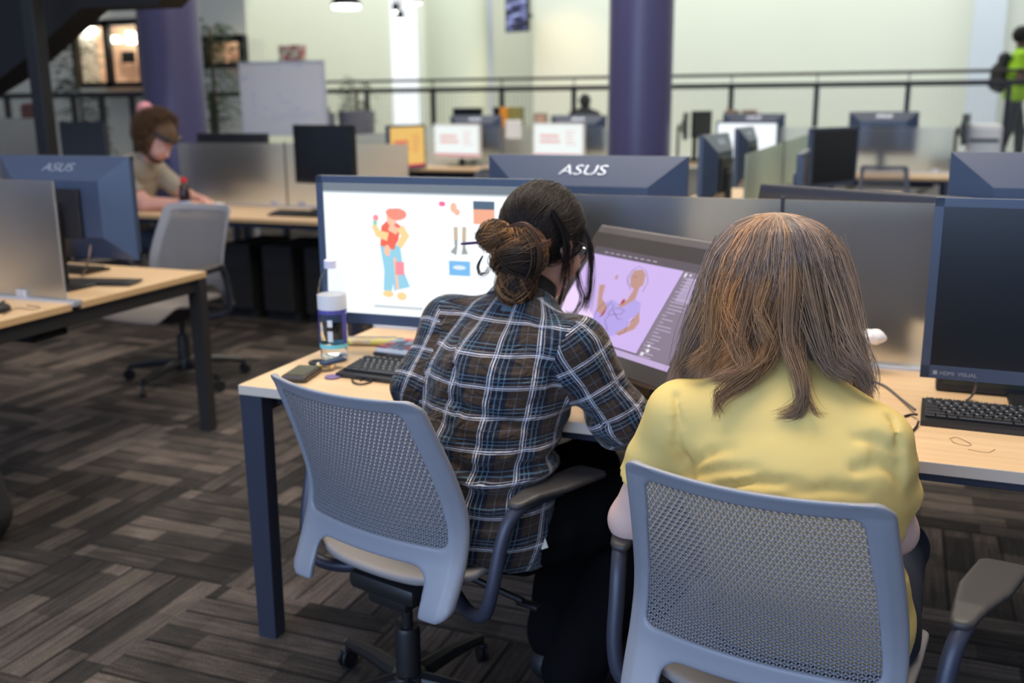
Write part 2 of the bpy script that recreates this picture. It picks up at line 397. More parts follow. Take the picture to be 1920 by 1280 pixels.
def strands(name, paths, widths, cols, m, parent):
    """many hair strands as thin three-sided tapering tubes; paths: (N,K,3), widths: (N,), cols: (N,3)"""
    P = np.asarray(paths, float); N, K, _ = P.shape; cen = P.mean((0, 1))
    T = np.gradient(P, axis=1); T /= np.linalg.norm(T, axis=2, keepdims=True)+1e-9
    ref = RNG.normal(size=(N, 1, 3)); A = np.cross(T, ref); A /= np.linalg.norm(A, axis=2, keepdims=True)+1e-9; B = np.cross(T, A)
    tt = np.linspace(0, 1, K); w = np.asarray(widths)[:, None]*(1-.75*tt**3)[None]
    V = np.stack([P+w[..., None]*(A*cos(2*pi*k/3)+B*sin(2*pi*k/3)) for k in range(3)], 2).reshape(-1, 3)
    i = np.arange(N)[:, None, None]*K*3+np.arange(K-1)[None, :, None]*3; k = np.arange(3)[None, None]; k2 = (k+1) % 3
    Q = np.stack([i+k, i+k2, i+3+k2, i+3+k], -1).reshape(-1, 4)
    me = fastmesh(name, V, Q)
    ca = me.color_attributes.new('strand', 'FLOAT_COLOR', 'POINT')
    c = np.repeat(np.concatenate([np.asarray(cols), np.ones((N, 1))], 1), K*3, 0); ca.data.foreach_set('color', c.ravel().astype(np.float32))
    return obj(name, me, m, parent)
def flatcol(me, col):
    ca = me.color_attributes.new('strand', 'FLOAT_COLOR', 'POINT'); ca.data.foreach_set('color', np.tile(np.array([*col, 1], np.float32), len(me.vertices)))
# ------------------------------------------------------------ task chair with perforated back
BZ = [.38, .45, .53, .60, .70, .79, .87]
BF = [.030, .070, .100, .104, .068, .030, -.006]
BW = [.234, .240, .240, .237, .229, .220, .213]
def back_pt(u, z, w=0.):
    """u -1..1 across, z height, w thickness offset towards the sitter"""
    hw = interp(z, BZ, BW); fw = interp(z, BZ, BF)
    return (u*hw, fw-.048*(1-u*u)*min(1, (z-.30)/.3)+w, z)
_zs = np.linspace(.33, .90, 58)
_F = np.interp(_zs, BZ, BF); _F = np.convolve(np.pad(_F, 4, mode='edge'), np.ones(9)/9, 'valid')
_Wd = np.interp(_zs, BZ, BW); _Wd = np.convolve(np.pad(_Wd, 4, mode='edge'), np.ones(9)/9, 'valid')
def back_warp(V):
    """flat sheet coordinates (x = u*.22, y = thickness, z = height) bent to the shell"""
    u = V[:, 0]/.22; z = V[:, 2]; hw = np.interp(z, _zs, _Wd); fw = np.interp(z, _zs, _F)
    uu = np.clip(u, -1.06, 1.06)
    y = fw-.052*(1-uu**2)*np.clip((z-.30)/.3, 0, 1)+V[:, 1]
    y = y+np.clip(np.abs(u)-.90, 0, .2)*.10*np.clip((.9-z)/.2, 0, 1)
    y = y-np.clip(z-.845, 0, .05)*.35
    return np.stack([u*hw, y, z], 1)
def rrect(X, Z, cx, cz, hx, hz, r):
    qx = np.abs(X-cx)-hx+r; qz = np.abs(Z-cz)-hz+r
    return np.hypot(np.maximum(qx, 0), np.maximum(qz, 0))+np.minimum(np.maximum(qx, qz), 0)-r
def mesh_zone(X, Z):
    """the perforated window of the back: narrower, its foot bowed"""
    hx = .176+.010*np.clip((.84-Z)/.3, 0, 1)
    qx = np.abs(X)-hx+.018; zc = .6825; qz = np.abs(Z-zc)-.1575+.018
    return np.hypot(np.maximum(qx, 0), np.maximum(qz, 0))+np.minimum(np.maximum(qx, qz), 0)-.018
def back_frame_mesh():
    s = SDF((-.245, -.016, .35), (.245, .016, .895), .0042)
    X, Y, Z = np.meshgrid(*s.ax, indexing='ij')
    d2 = rrect(X, Z, 0, .625, .22, .247, .030)
    arch = rrect(X, Z, 0, .33, .148+(.455-Z)*.05, .150, .035)        # opening between the two legs
    d2 = np.maximum(d2, -arch); d2 = np.maximum(d2, -mesh_zone(X, Z)-.001)
    th = .0052+.004*np.clip((np.abs(X)-.16)/.05, 0, 1)+.0035*np.clip((Z-.862)/.008, 0, 1)+.003*np.clip((.5-Z)/.1, 0, 1)
    dy = np.abs(Y)-th; r = .004
    s.F = (np.hypot(np.maximum(d2+r, 0), np.maximum(dy+r, 0))+np.minimum(np.maximum(d2+r, dy+r), 0)-r).astype(np.float32)
    V, Q = s.nets(); V = relax(V, Q, 2); return fastmesh('back_frame', back_warp(V), Q)
def back_mesh_mesh(a=.0110, hole=.82):
    """rhombus lattice: three slots round every node"""
    V = []; F = []; key = {}
    def vid(x, z, y):
        k = (round(x*2e4), round(z*2e4), y)
        if k not in key: key[k] = len(V); V.append((x, y, z))
        return key[k]
    h = a*math.sqrt(3)/2; rows = range(int(.50/h), int(.86/h)+2); cols = range(-int(.2/a)-2, int(.2/a)+3); t = .0026
    for j in rows:
        for i in cols:
            n0 = np.array([(i+.5*(j % 2))*a, j*h])
            for ang in (0, 60, 120):
                d = np.array([cos(R(ang)), sin(R(ang))])*a; n1 = n0+d; c = (n0+n1)/2
                if mesh_zone(np.array(c[0]), np.array(c[1])) > .003: continue
                p = np.array([-d[1], d[0]])/a*(a/(2*math.sqrt(3)))
                quad = [n0, c+p, n1, c-p]; L = d/2*hole; S = p*hole*.86
                inn = [c-L, c-L*.55+S*.62, c+S, c+L*.55+S*.62, c+L, c+L*.55-S*.62, c-S, c-L*.55-S*.62]
                for y, fl in ((t, 1), (-t, 0)):
                    o = [vid(*q, y) for q in quad]; n = [vid(*q, y) for q in inn]
                    fs = [(o[0], n[0], n[1]), (o[0], n[1], n[2], o[1]), (o[1], n[2], n[3], o[2]), (o[2], n[3], n[4]), (o[2], n[4], n[5]), (o[2], n[5], n[6], o[3]), (o[3], n[6], n[7], o[0]), (o[0], n[7], n[0])]
                    F.extend([f[::-1] if fl else f for f in fs])
                k = [vid(*q, t) for q in inn]; k2 = [vid(*q, -t) for q in inn]
                for q in range(8): F.append((k[q], k[(q+1) % 8], k2[(q+1) % 8], k2[q]))
    return mesh('back_mesh', back_warp(np.array(V)), F)
def seat_mesh():
    s = SDF((-.26, .03, -.03), (.26, .53, .03), .006)
    X, Y, Z = np.meshgrid(*s.ax, indexing='ij')
    d2 = rrect(X, Y, 0, .285, .235-np.clip((.16-Y)/.12, 0, 1)**2*.07, .225, .09)
    dy = np.abs(Z)-.011; r = .007
    s.F = (np.hypot(np.maximum(d2+r, 0), np.maximum(dy+r, 0))+np.minimum(np.maximum(d2+r, dy+r), 0)-r).astype(np.float32)
    V, Q = s.nets(); V = relax(V, Q, 1)
    x, y = V[:, 0], V[:, 1]
    z = .418+V[:, 2]+.030*(x/.235)**2*np.clip(1-(y-.2)/.3, .3, 1)+.018*np.exp(-((y-.42)/.05)**2)-.05*np.clip((y-.44)/.07, 0, 1)**2+.012*np.clip((.14-y)/.1, 0, 1)
    return fastmesh('seat', np.stack([x, y, z], 1), Q)
CH = {}
def chair_parts():
    CH['back_frame'] = back_frame_mesh(); CH['back_mesh'] = back_mesh_mesh(); CH['seat'] = seat_mesh()
    for k in ('back_frame', 'back_mesh'): CH[k].materials.append(GREY)
    CH['seat'].materials.append(SEATM)
    for sx, nm in ((1, 'armr'), (-1, 'arml')):
        b = MB(); b.tube(spline([(sx*.12, .20, .355), (sx*.20, .15, .352), (sx*.262, .125, .372), (sx*.283, .128, .43), (sx*.290, .150, .52), (sx*.297, .172, .575), (sx*.308, .205, .602), (sx*.316, .26, .606), (sx*.325, .33, .604)], 30), .0155, 12)
        CH[nm] = b.mk('arm_post', DARK, smooth=True).data
        s = SDF((-.02, -.06, -.02), (.34, .06, .03), .005); X, Y, Z = np.meshgrid(*s.ax, indexing='ij')
        hw = .020+.022*np.clip((X-.02)/.12, 0, 1); qx = np.abs(X-.135)-.135+.02; qy = np.abs(Y)-hw+.018
        d2 = np.hypot(np.maximum(qx, 0), np.maximum(qy, 0))+np.minimum(np.maximum(qx, qy), 0)-.019; dy = np.abs(Z)-.008; r = .006
        s.F = (np.hypot(np.maximum(d2+r, 0), np.maximum(dy+r, 0))+np.minimum(np.maximum(d2+r, dy+r), 0)-r).astype(np.float32)
        V, Q = s.nets(); V = relax(V, Q, 1); x, y = V[:, 0], V[:, 1]*sx
        zz = .620+V[:, 2]-.012*np.clip((.06-x)/.06, 0, 1)
        W_ = np.stack([sx*(.300+x*.18)+y, .175+x*.98, zz], 1)
        if sx < 0: Q = Q[:, ::-1]
        CH[nm+'pad'] = fastmesh('armrest', W_, Q); CH[nm+'pad'].materials.append(ARMM)
    b = MB(); b.box((0, .22, .375), (.20, .28, .045), b=.015); b.box((0, .20, .34), (.12, .20, .04), b=.01)
    b.tube([(.10, .27, .36), (.25, .29, .33)], .008, 8); b.box((.265, .292, .325), (.06, .025, .012), b=.004)
    CH['mechanism'] = b.mk('seat_mechanism', BLK, smooth=True).data
    b = MB(); b.lathe([(.014, .20), (.014, .345)], (0, .17, 0)); b.lathe([(.0, .07), (.03, .07), (.03, .235), (.026, .245), (0, .245)], (0, .17, 0))
    CH['gas_lift'] = b.mk('gas_lift', BLK, smooth=True).data
    b = MB(); b.lathe([(0, .06), (.045, .065), (.05, .10), (.04, .125), (0, .13)], (0, .17, 0))
    for k in range(5):
        a = 2*pi*k/5+.35; b.tube([(.03*cos(a), .17+.03*sin(a), .105), (.16*cos(a), .17+.16*sin(a), .095), (.29*cos(a), .17+.29*sin(a), .072)], [.024, .020, .014], 8)
    CH['base'] = b.mk('star_base', BLK, smooth=True).data
    b = MB(); b.tube([(-.012, 0, .028), (-.004, 0, .028)], .028, 14); b.tube([(.004, 0, .028), (.012, 0, .028)], .028, 14); b.tube([(0, 0, .03), (0, 0, .075)], .008, 8); b.box((0, 0, .048), (.02, .04, .018), b=.005)
    CH['caster'] = b.mk('caster', BLK, smooth=True).data
    for o in [o for o in COL.objects if o.type == 'MESH' and o.parent is None and o.data in list(CH.values())]: bpy.data.objects.remove(o)
def chair(label, loc, rz, group=None, name='task_chair', arms=True, zs=1., xs=1.):
    t = thing(name, label, 'chair', (loc[0], loc[1], 0), rz, group)
    if zs != 1 or xs != 1: t.scale = (zs*xs, zs, zs)
    obj('seat', CH['seat'], None, t); obj('back_frame', CH['back_frame'], None, t); obj('back_mesh', CH['back_mesh'], None, t)
    if arms:
        for nm in ('armr', 'arml'):
            o = obj('arm_post', CH[nm], None, t); obj('armrest', CH[nm+'pad'], None, o)
    obj('seat_mechanism', CH['mechanism'], None, t); obj('gas_lift', CH['gas_lift'], None, t); b = obj('star_base', CH['base'], None, t)
    for k in range(5):
        a = 2*pi*k/5+.35; obj('caster', CH['caster'], None, b, (.30*cos(a), .17+.30*sin(a), 0), (0, 0, a+random.uniform(-1, 1)))
    return t
chair_parts()

# ------------------------------------------------------------ desk benches with glass dividers
def bench(label, x0, x1, y0, seams, group=None, right_end=False, left_end=False, wedge=WEDGE, dividers=True, metal=DARK, glassm=None, front_only=False, div_seams=None):
    t = thing('desk_bench', label, 'desk', ((x0+x1)/2, y0, 0), 0, group); cx = (x0+x1)/2
    D = .745; YC = y0+.7675; xs = [x0]+seams+[x1]
    for k in range(len(xs)-1):
        for s in ((0,) if front_only else (0, 1)):
            yc = y0+D/2 if s == 0 else y0+.79+D/2
            b = MB(); b.box(((xs[k]+xs[k+1])/2-cx, yc-y0, .7265), (xs[k+1]-xs[k]-.004, D, .027), b=.002)
            w = b.mk('worktop', [WOOD, wedge], t)
            for p in w.data.polygons: p.material_index = 0 if abs(p.normal.z) > .5 else 1
    yb = D+.02 if front_only else 1.535
    for X in sorted(set([x0+.035] + [q for q in seams] + [x1-.035])):
        ends = X < x0+.1 or X > x1-.1
        for yy in ((.03,) if front_only else (.03, yb-.03)):
            w0, w1 = .068, .055
            s = -1 if X < cx else 1
            b = MB(); v = []
            for z, w in ((.713, w0), (0, w1)):
                for a, c in ((-1, -1), (1, -1), (1, 1), (-1, 1)): v.append((X-cx+a*w/2, yy+c*.024, z))
            b.add(v, [(0, 1, 2, 3), (7, 6, 5, 4), (0, 4, 5, 1), (1, 5, 6, 2), (2, 6, 7, 3), (3, 7, 4, 0)])
            if ends or yy > 0.5: b.mk('leg', metal, t)
        if ends:
            b = MB(); b.box((X-cx, yb/2, .683), (.03 if X < cx else .03, yb-.06, .06), b=.003); b.mk('end_rail', metal, t)
    for yy in (.10, yb-.10): b = MB(); b.box((0, yy, .690), (x1-x0-.12, .03, .045), b=.002); b.mk('long_rail', metal, t)
    b = MB(); b.box((0, YC-y0, .60), (x1-x0-.3, .16, .02)); b.box((0, YC-y0-.08, .65), (x1-x0-.3, .01, .12)); b.box((0, YC-y0+.08, .65), (x1-x0-.3, .01, .12))
    b.mk('cable_tray', BLKM, t)
    b = MB(); b.box((0, YC-y0, .738), (x1-x0+.01, .048, .022), b=.003); b.mk('centre_rail', SILVER, t)
    if dividers:
        ds = div_seams or xs
        for k in range(len(ds)-1):
            b = MB(); b.box(((ds[k]+ds[k+1])/2-cx, YC-y0, .972), (ds[k+1]-ds[k]-.012, .010, .446), b=.001)
            b.mk('glass_divider', glassm or FROST, t)
            for q in (.12, .88):
                b = MB(); b.box((ds[k]+(ds[k+1]-ds[k])*q-cx, YC-y0, .762), (.05, .032, .03), b=.004); b.mk('glass_clamp', SILVER, t)
        for q in ds[1:-1]:
            b = MB(); b.box((q-cx, YC-y0, .975), (.008, .014, .456)); b.mk('divider_post', BLK, t)
    return t

# ------------------------------------------------------------ monitors
def monitor_back_shell(w, h, dep=.075, ins=.115, insz=.095):
    """faceted back: outer rectangle rising to a smaller raised rectangle"""
    b = MB(); W2, H2 = w/2, h/2
    o = [(-W2, -H2), (W2, -H2), (W2, H2), (-W2, H2)]; i = [(-W2+ins, -H2+insz), (W2-ins, -H2+insz), (W2-ins, H2-insz), (-W2+ins, H2-insz)]
    v = [(x, 0.018, z) for x, z in o]+[(x, dep, z) for x, z in i]+[(x, 0, z) for x, z in o]
    f = [(0, 1, 5, 4), (1, 2, 6, 5), (2, 3, 7, 6), (3, 0, 4, 7), (4, 5, 6, 7), (8, 9, 1, 0), (9, 10, 2, 1), (10, 11, 3, 2), (11, 8, 0, 3), (11, 10, 9, 8)]
    return b.add(v, f)
def monitor(label, pos, rz, w=.73, h=.435, zc=1.075, screen=None, group=None, faceted=True, tilt=0., shell=None, logo=True, stand=True, bez=.020, name='monitor', detail=True, lift=None):
    """front faces local -y; pos = foot on the worktop"""
    shell = shell or SLATE; z0 = pos[2]
    t = thing(name, label, 'monitor', (pos[0], pos[1], z0), rz, group); zc -= z0
    T = (R(-tilt), 0, 0)
    if faceted: hs = monitor_back_shell(w, h)
    else: hs = MB(); hs.box((0, .016, 0), (w, .032, h), b=.006); hs.box((0, .04, -.01), (w*.5, .03, h*.5), b=.01)
    H_ = hs.mk('housing', shell, t, loc=(0, 0, zc), rot=T)
    b = MB()
    fr = -.006
    b.box((0, fr/2, h/2-bez/2), (w, .010, bez)); b.box((0, fr/2, -h/2+bez*.75), (w, .010, bez*1.5)); b.box((-w/2+bez/2, fr/2, 0), (bez, .010, h)); b.box((w/2-bez/2, fr/2, 0), (bez, .010, h))
    b.mk('bezel', shell, H_)
    b = MB(); b.box((0, -.001, bez*.25), (w-2*bez, .003, h-2.5*bez)); b.mk('screen', screen or MATS['screen_off'], H_)
    if faceted and detail:
        sl = .057/.095
        ang = atan2(.057, .095)
        text_part('ASUS', .052, MATS['logo_silver'], H_, (0, .0465+.0022, h/2-.0475+.0012), (R(90)-ang, 0, pi), .0008, 1.35, 'logo', shear=.25)
        b = MB(); b.box((0, .082, -.02), (.26, .016, .20), b=.004); b.mk('rear_cover', BLK, H_)
    if stand:
        b = MB(); b.box((0, .10, (zc-.02)/2), (.075, .028, zc+.02), b=.006); b.box((0, .088, zc-.02), (.07, .03, .09), b=.004); b.mk('stand_neck', BLK if detail else shell, t)
        b = MB(); b.box((0, .09, .006), (.27, .21, .012), b=.004); b.mk('stand_base', BLK, t)
    return t
mat('screen_off', (.006, .008, .011), .22, spec=.6)
mat('logo_silver', (.62, .70, .85), .25, .8)
def keyboard(label, pos, rz, w=.445, d=.145, keys=True, mk=None, cable=None):
    t = thing('keyboard', label, 'keyboard', pos, rz)
    b = MB(); b.add([(x, y, z) for x, y, z in ((-w/2, -d/2, 0), (w/2, -d/2, 0), (w/2, d/2, 0), (-w/2, d/2, 0), (-w/2, -d/2, .010), (w/2, -d/2, .010), (w/2, d/2, .024), (-w/2, d/2, .024))],
                    [(3, 2, 1, 0), (4, 5, 6, 7), (0, 1, 5, 4), (1, 2, 6, 5), (2, 3, 7, 6), (3, 0, 4, 7)])
    b.mk('keyboard_case', BLK, t)
    rows = [(.0, [1]*15), (.2, [1]*13+[2]), (.2, [1.5]+[1]*12+[1.5]), (.2, [1.8]+[1]*11+[2.2]), (.2, [2.3]+[1]*10+[2.7]), (.2, [1.2, 1.2, 1.2, 5.8, 1.2, 1.2, 1.2, 2])]
    cache = {}; u = (w*.66)/15; big = MB(); y = d/2-.016; ang = math.atan2(.014, d)
    for ri, (gap, r) in enumerate(rows):
        x = -w/2+.008
        runs = [(x, r)]
        for x, rr in runs:
            for kw in rr:
                k = round(kw*u, 4)
                kx, ky, kz = x+k/2, y, .0105+(y+d/2)/d*.014
                if keys:
                    if k not in cache:
                        q = MB(); q.box((0, 0, .003), (k-.0022, .0165, .006), b=.0015); cache[k] = q.mk('key', mk or MATS['key_black'], t); o = cache[k]
                    else: o = cache[k].copy(); COL.objects.link(o)
                    o.location = (kx, ky, kz); o.rotation_euler = (ang, 0, 0)
                else: big.box((kx, ky, kz+.003), (k-.002, .0165, .006))
                x += k
        for j in range(7):
            if ri == 4 and j in (0, 2): continue
            if ri == 3 and j < 3: continue
            kx = -w/2+.008+15*u+.008+j*u*.98+(.006 if j > 2 else 0); kz = .0105+(y+d/2)/d*.014
            if keys:
                k = round(u, 4)
                o = cache[k].copy() if k in cache else None
                if o: COL.objects.link(o); o.location = (kx+.006, y, kz); o.rotation_euler = (ang, 0, 0)
            else: big.box((kx+.006, y, kz+.003), (u-.002, .0165, .006))
        y -= .0185+(.004 if ri == 0 else 0)
    if not keys: big.mk('keys', mk or MATS['key_black'], t)
    return t
mat('key_black', (.018, .018, .020), .38)
# ------------------------------------------------------------ people
PROBE = {}
def V3(*a): return np.array(a, float)
def unit(a): a = np.array(a, float); return a/np.linalg.norm(a)
def head_axes(f, up):
    f = unit(f); r = unit(np.cross(f, up)); u = np.cross(r, f); return np.stack([r, f, u])
def person(label, J, face, up, side, shirt, skin, trousers, hr, group=None, tr=1.0, sl=.55, h=.006, shirt_uv=False, hem=None, hand_dir=None, sleeve_end=None, shirt_r=None, leg_r=(.088, .066, .052), neck_r=.050, hsc=1.0, shoes=True, wrinkle=0., torso_w=(1.25, 1.25, 1.35, 1.5), torso_r=(.145, .125, .125, .095), blend=.045, waist_fold=0., grooves=(), probe=(), arm_r=(.058, .046, .040, .030), shoulder_r=.062):
    t = thing('person', label, 'person', (J['pelvis'][0], J['pelvis'][1], 0), 0, group); O = V3(J['pelvis'][0], J['pelvis'][1], 0)
    P = {k: np.array(v, float)-O for k, v in J.items()}; side = unit(side)
    A = head_axes(face, up); H = P['head']; hl = lambda x, y, z: H+(x*A[0]+y*A[1]+z*A[2])*hsc
    fwd = unit(np.cross([0, 0, 1], side))
    pts = np.array(list(P.values())); lo = pts.min(0)-.22; hi = pts.max(0)+.22; lo[2] = max(lo[2], -.0)
    s = SDF(lo, hi, h)
    c = s.cone
    tor = ['pelvis', 'waist', 'chest', 'upper']
    for i in range(3): c(P[tor[i]], P[tor[i+1]], (torso_r[i]-.02)*tr, (torso_r[i+1]-.02)*tr, .03, side, torso_w[i]*.95)
    c(P['upper'], P['neck'], .075*tr, neck_r, .03, side, 1.2); c(P['neck'], hl(0, -.015, -.05), neck_r, neck_r*.96, .02)
    k = .012
    s.ell(hl(0, -.012, .03), V3(.074, .094, .090)*hsc, A, .02); s.ell(hl(0, .032, -.028), V3(.060, .060, .086)*hsc, A, .02)
    s.ell(hl(0, .052, -.086), V3(.033, .032, .024)*hsc, A, .02); c(hl(0, .088, .012), hl(0, .107, -.026), .006*hsc, .013*hsc, .010)
    s.ell(hl(0, .074, .024), V3(.050, .016, .010)*hsc, A, .012); s.ell(hl(0, .087, -.056), V3(.022, .009, .008)*hsc, A, .006)
    for q in (-1, 1):
        s.ell(hl(q*.078, -.004, -.006), V3(.008, .020, .031)*hsc, A, .008); s.ell(hl(q*.031, .096, .006), V3(.015, .013, .010)*hsc, A, .008, 'sub')
        s.ell(hl(q*.040, .060, -.030), V3(.022, .024, .024)*hsc, A, .02)
    for S in 'LR':
        c(P['upper']*.5+P['sh'+S]*.5, P['sh'+S], .055*tr, arm_r[0], .03); c(P['sh'+S], P['el'+S], arm_r[0], arm_r[1], .02); c(P['el'+S], P['wr'+S], arm_r[1]*.98, arm_r[3], .02)
        d = unit(hand_dir[S] if hand_dir and S in hand_dir else P['wr'+S]-P['el'+S]); pn = unit(np.cross(d, np.cross(V3(0, 0, -1), d)+1e-6)); pn = -pn if pn[2] > 0 else pn   # palm faces down
        lat = np.cross(d, pn); q = 1 if S == 'L' else -1; w0 = P['wr'+S]
        c(w0, w0+d*.075, .021, .019, .012, lat, 1.9)
        for i, (off, L) in enumerate(((-.030, .82), (-.010, .97), (.011, 1.), (.031, .93))):
            a = w0+d*.080+lat*off*q*-1; dd = d.copy()
            for sg, r0, r1 in ((.042, .0095, .0088), (.027, .0088, .008), (.020, .008, .007)):
                dd = unit(dd+pn*.38); b = a+dd*sg*L; c(a, b, r0, r1, .006); a = b
        a = w0+d*.025-lat*q*-.028*-1; th = unit(d*.75-lat*q*.6+pn*.35); b = a+th*.042; c(a, b, .012, .0105, .010); c(b, b+unit(th+d*.5)*.030, .0105, .0085, .006)
        c(P['hip'+S], P['kn'+S], .070*tr, .050, .03); c(P['kn'+S], P['an'+S], .050, .036, .02); c(P['an'+S], P['an'+S]+fwd*.14-V3(0, 0, .03), .035, .028, .02)
    s.mk('body', skin, t, 1)
    # eyes
    for q in (-1, 1):
        b = MB(); rr = .0115*hsc; b.lathe([(rr*sin(a), -rr*cos(a)) for a in np.linspace(.02, pi-.02, 9)], n=12)
        e = b.mk('eye', MATS['eye_white'], t, smooth=True, loc=hl(q*.031, .076, .006))
        b = MB(); b.lathe([(.0005, -.0012), (.0055*hsc, -.001), (.0055*hsc, .001), (.0005, .0015)], n=12)
        ro = Vector(A[1]).to_track_quat('Z', 'Y').to_euler(); b.mk('iris', MATS['eye_dark'], e, loc=Vector(A[1]*(.0112*hsc)), rot=ro)
    # trousers
    s = SDF(np.minimum.reduce([P[k_] for k_ in ('pelvis', 'hipL', 'hipR', 'knL', 'knR', 'anL', 'anR')])-.2, np.maximum.reduce([P[k_] for k_ in ('pelvis', 'hipL', 'hipR', 'knL', 'knR', 'anL', 'anR')])+.2, .009)
    s.cone(P['pelvis'], P['waist']*.6+P['pelvis']*.4, torso_r[0]*tr*.98, torso_r[1]*tr*.95, .04, side, torso_w[0])
    for S in 'LR':
        an = P['an'+S]*.92+P['kn'+S]*.08
        s.cone(P['hip'+S], P['kn'+S], leg_r[0]*tr, leg_r[1], .05); s.cone(P['kn'+S], an, leg_r[1], leg_r[2], .03)
    X, Y, Z = np.meshgrid(*s.ax, indexing='ij'); s.F += (.0045*np.sin(X*61+Z*38)*np.sin(Y*47-Z*52)).astype(np.float32)
    s.mk('trousers', trousers, t, 2)
    if shoes:
        for S in 'LR':
            a = P['an'+S]; b = SDF(a-V3(.3, .3, .15), a+V3(.3, .3, .1), .007)
            g = V3(a[0], a[1], .045); b.cone(g-fwd*.03, g+fwd*.17, .040, .034, .02, np.cross([0, 0, 1], fwd), 1.15); b.cone(g-fwd*.01, a+V3(0, 0, .01), .042, .040, .02); b.cut((0, 0, .004), (0, 0, -1))
            b.mk('shoe', MATS['shoe_dark'], t, 1)
    # shirt
    sr = shirt_r or [r+.012 for r in torso_r]; hm = P['pelvis'][2]-.08 if hem is None else hem
    s = SDF(np.minimum.reduce([P[k_] for k_ in ('pelvis', 'shL', 'shR', 'elL', 'elR', 'wrL', 'wrR', 'neck')])-.25, np.maximum.reduce([P[k_] for k_ in ('pelvis', 'shL', 'shR', 'elL', 'elR', 'wrL', 'wrR', 'neck')])+.16, .0065)
    lowp = P['pelvis']+V3(0, 0, -.14)
    s.cone(lowp, P['pelvis'], sr[0]*tr, sr[0]*tr, .03, side, torso_w[0])
    for i in range(3): s.cone(P[tor[i]], P[tor[i+1]], sr[i]*tr, sr[i+1]*tr, .05, side, torso_w[i])
    s.cone(P['upper'], P['neck']-unit(P['neck']-P['upper'])*.015, sr[3]*tr*.8, neck_r+.014, .04, side, 1.3)
    ends = {}
    for S in 'LR':
        sh, el, wr = P['sh'+S], P['el'+S], P['wr'+S]; u = P['upper']*.45+P['neck']*.25+sh*.3
        s.cone(u, sh, shoulder_r*.85, shoulder_r, .05)
        if sl <= 1: e = sh+(el-sh)*sl; s.cone(sh, e, shoulder_r, shoulder_r*.98 if sl < .9 else .055, blend); ends[S] = (e, unit(el-sh))
        else: s.cone(sh, el, shoulder_r, arm_r[1]+.014, .045); e = el+(wr-el)*(sl-1); s.cone(el, e, arm_r[1]+.014, arm_r[3]+.014, .03); ends[S] = (e, unit(wr-el))
    X, Y, Z = np.meshgrid(*s.ax, indexing='ij')
    if wrinkle:
        a = X*side[0]+Y*side[1]; bz = X*fwd[0]+Y*fwd[1]
        zz = np.clip(1.35-(Z-hm)/.45, .25, 1.2)
        s.F += (wrinkle*zz*(np.sin(Z*95+np.sin(a*13+bz*7)*2.6+a*16)*.55*np.clip(np.sin(a*9+Z*7+bz*5)+.5, 0, 1)+.55*np.sin(a*38+Z*30+np.sin(Z*22)*1.5)*np.sin(Z*24-a*17+1))).astype(np.float32)
    if waist_fold:
        a = X*side[0]+Y*side[1]; s.F += (waist_fold*np.exp(-((Z-P['waist'][2]+.02)/.075)**2)*np.sin(Z*118+a*9+2.2*np.sin(a*17))*np.clip(.6+np.sin(a*11+1.2), 0, 1.3)).astype(np.float32)
    s.F = np.maximum(s.F, (hm-Z+.018*np.cos(((X-P['pelvis'][0])*side[0]+(Y-P['pelvis'][1])*side[1])*14)).astype(np.float32))
    for S in 'LR':
        e, d = ends[S]; sl_ = ((X-e[0])*d[0]+(Y-e[1])*d[1]+(Z-e[2])*d[2]); near = (X-e[0])**2+(Y-e[1])**2+(Z-e[2])**2 < .14**2
        s.F = np.where(near, np.maximum(s.F, sl_), s.F).astype(np.float32)
    def hit(px, py):
        d = cF+(px-960)/FPX*cR+(py-640)/FPX*cD; ts = np.arange(.8, 3.5, .003); p = V3(0, 0, CAM_H)-O+ts[:, None]*d
        ii = np.round((p-s.lo)/s.h).astype(int); ok = ((ii >= 0) & (ii < np.array(s.F.shape))).all(1); ii = ii[ok]; p = p[ok]
        g = np.nonzero(s.F[tuple(ii.T)] < 0)[0]; return p[g[0]] if len(g) else None
    PROBE.clear(); PROBE.update({c_: hit(*c_) for c_ in probe})
    gp = [(r_, [hit(*c_) for c_ in pl]) for r_, pl in grooves]
    for r_, pl in gp:
        for a, b_ in zip(pl[:-1], pl[1:]):
            if a is not None and b_ is not None: s.cone(a, b_, r_, r_*.8, .012, op='sub')
    V, Q = s.nets(); V = relax(V, Q, 2)
    me = fastmesh('shirt', V, Q); o = obj('shirt', me, shirt, t)
    if shirt_uv:
        uvl = me.uv_layers.new(name='UVMap'); nl = len(me.loops); vi = np.empty(nl, np.int32); me.loops.foreach_get('vertex_index', vi); W_ = V[vi]
        cen = W_.reshape(-1, 4, 3).mean(1); cen = np.repeat(cen, 4, 0)
        ax = unit(P['neck']-P['pelvis']); bk = unit(np.cross(side, ax)); bk = -bk if bk@fwd > 0 else bk
        mid = lambda q: P['pelvis']+((q-P['pelvis'])@ax)[:, None]*ax
        rel = W_-mid(W_)+bk*-.0; ang = np.arctan2(rel@side, rel@bk+.04)
        # arc length measured down the bent spine
        zs = np.array([P[k_][2] for k_ in tor+['neck']]); ds = np.concatenate([[0], np.cumsum([np.linalg.norm(P[(tor+['neck'])[i+1]]-P[(tor+['neck'])[i]]) for i in range(4)])])
        v = np.interp(W_[:, 2], zs, ds, left=None); v = np.where(W_[:, 2] < zs[0], W_[:, 2]-zs[0], v); uu = ang*.165; v = v+np.clip(-(rel@bk)+.10, 0, .3)*np.clip((W_[:, 2]-(zs[3]-.05))/.06, 0, 1)
        def seg(p, a, b_): ab = b_-a; tq = np.clip((p-a)@ab/(ab@ab), 0, 1); return np.linalg.norm(p-a-tq[:, None]*ab, axis=1)
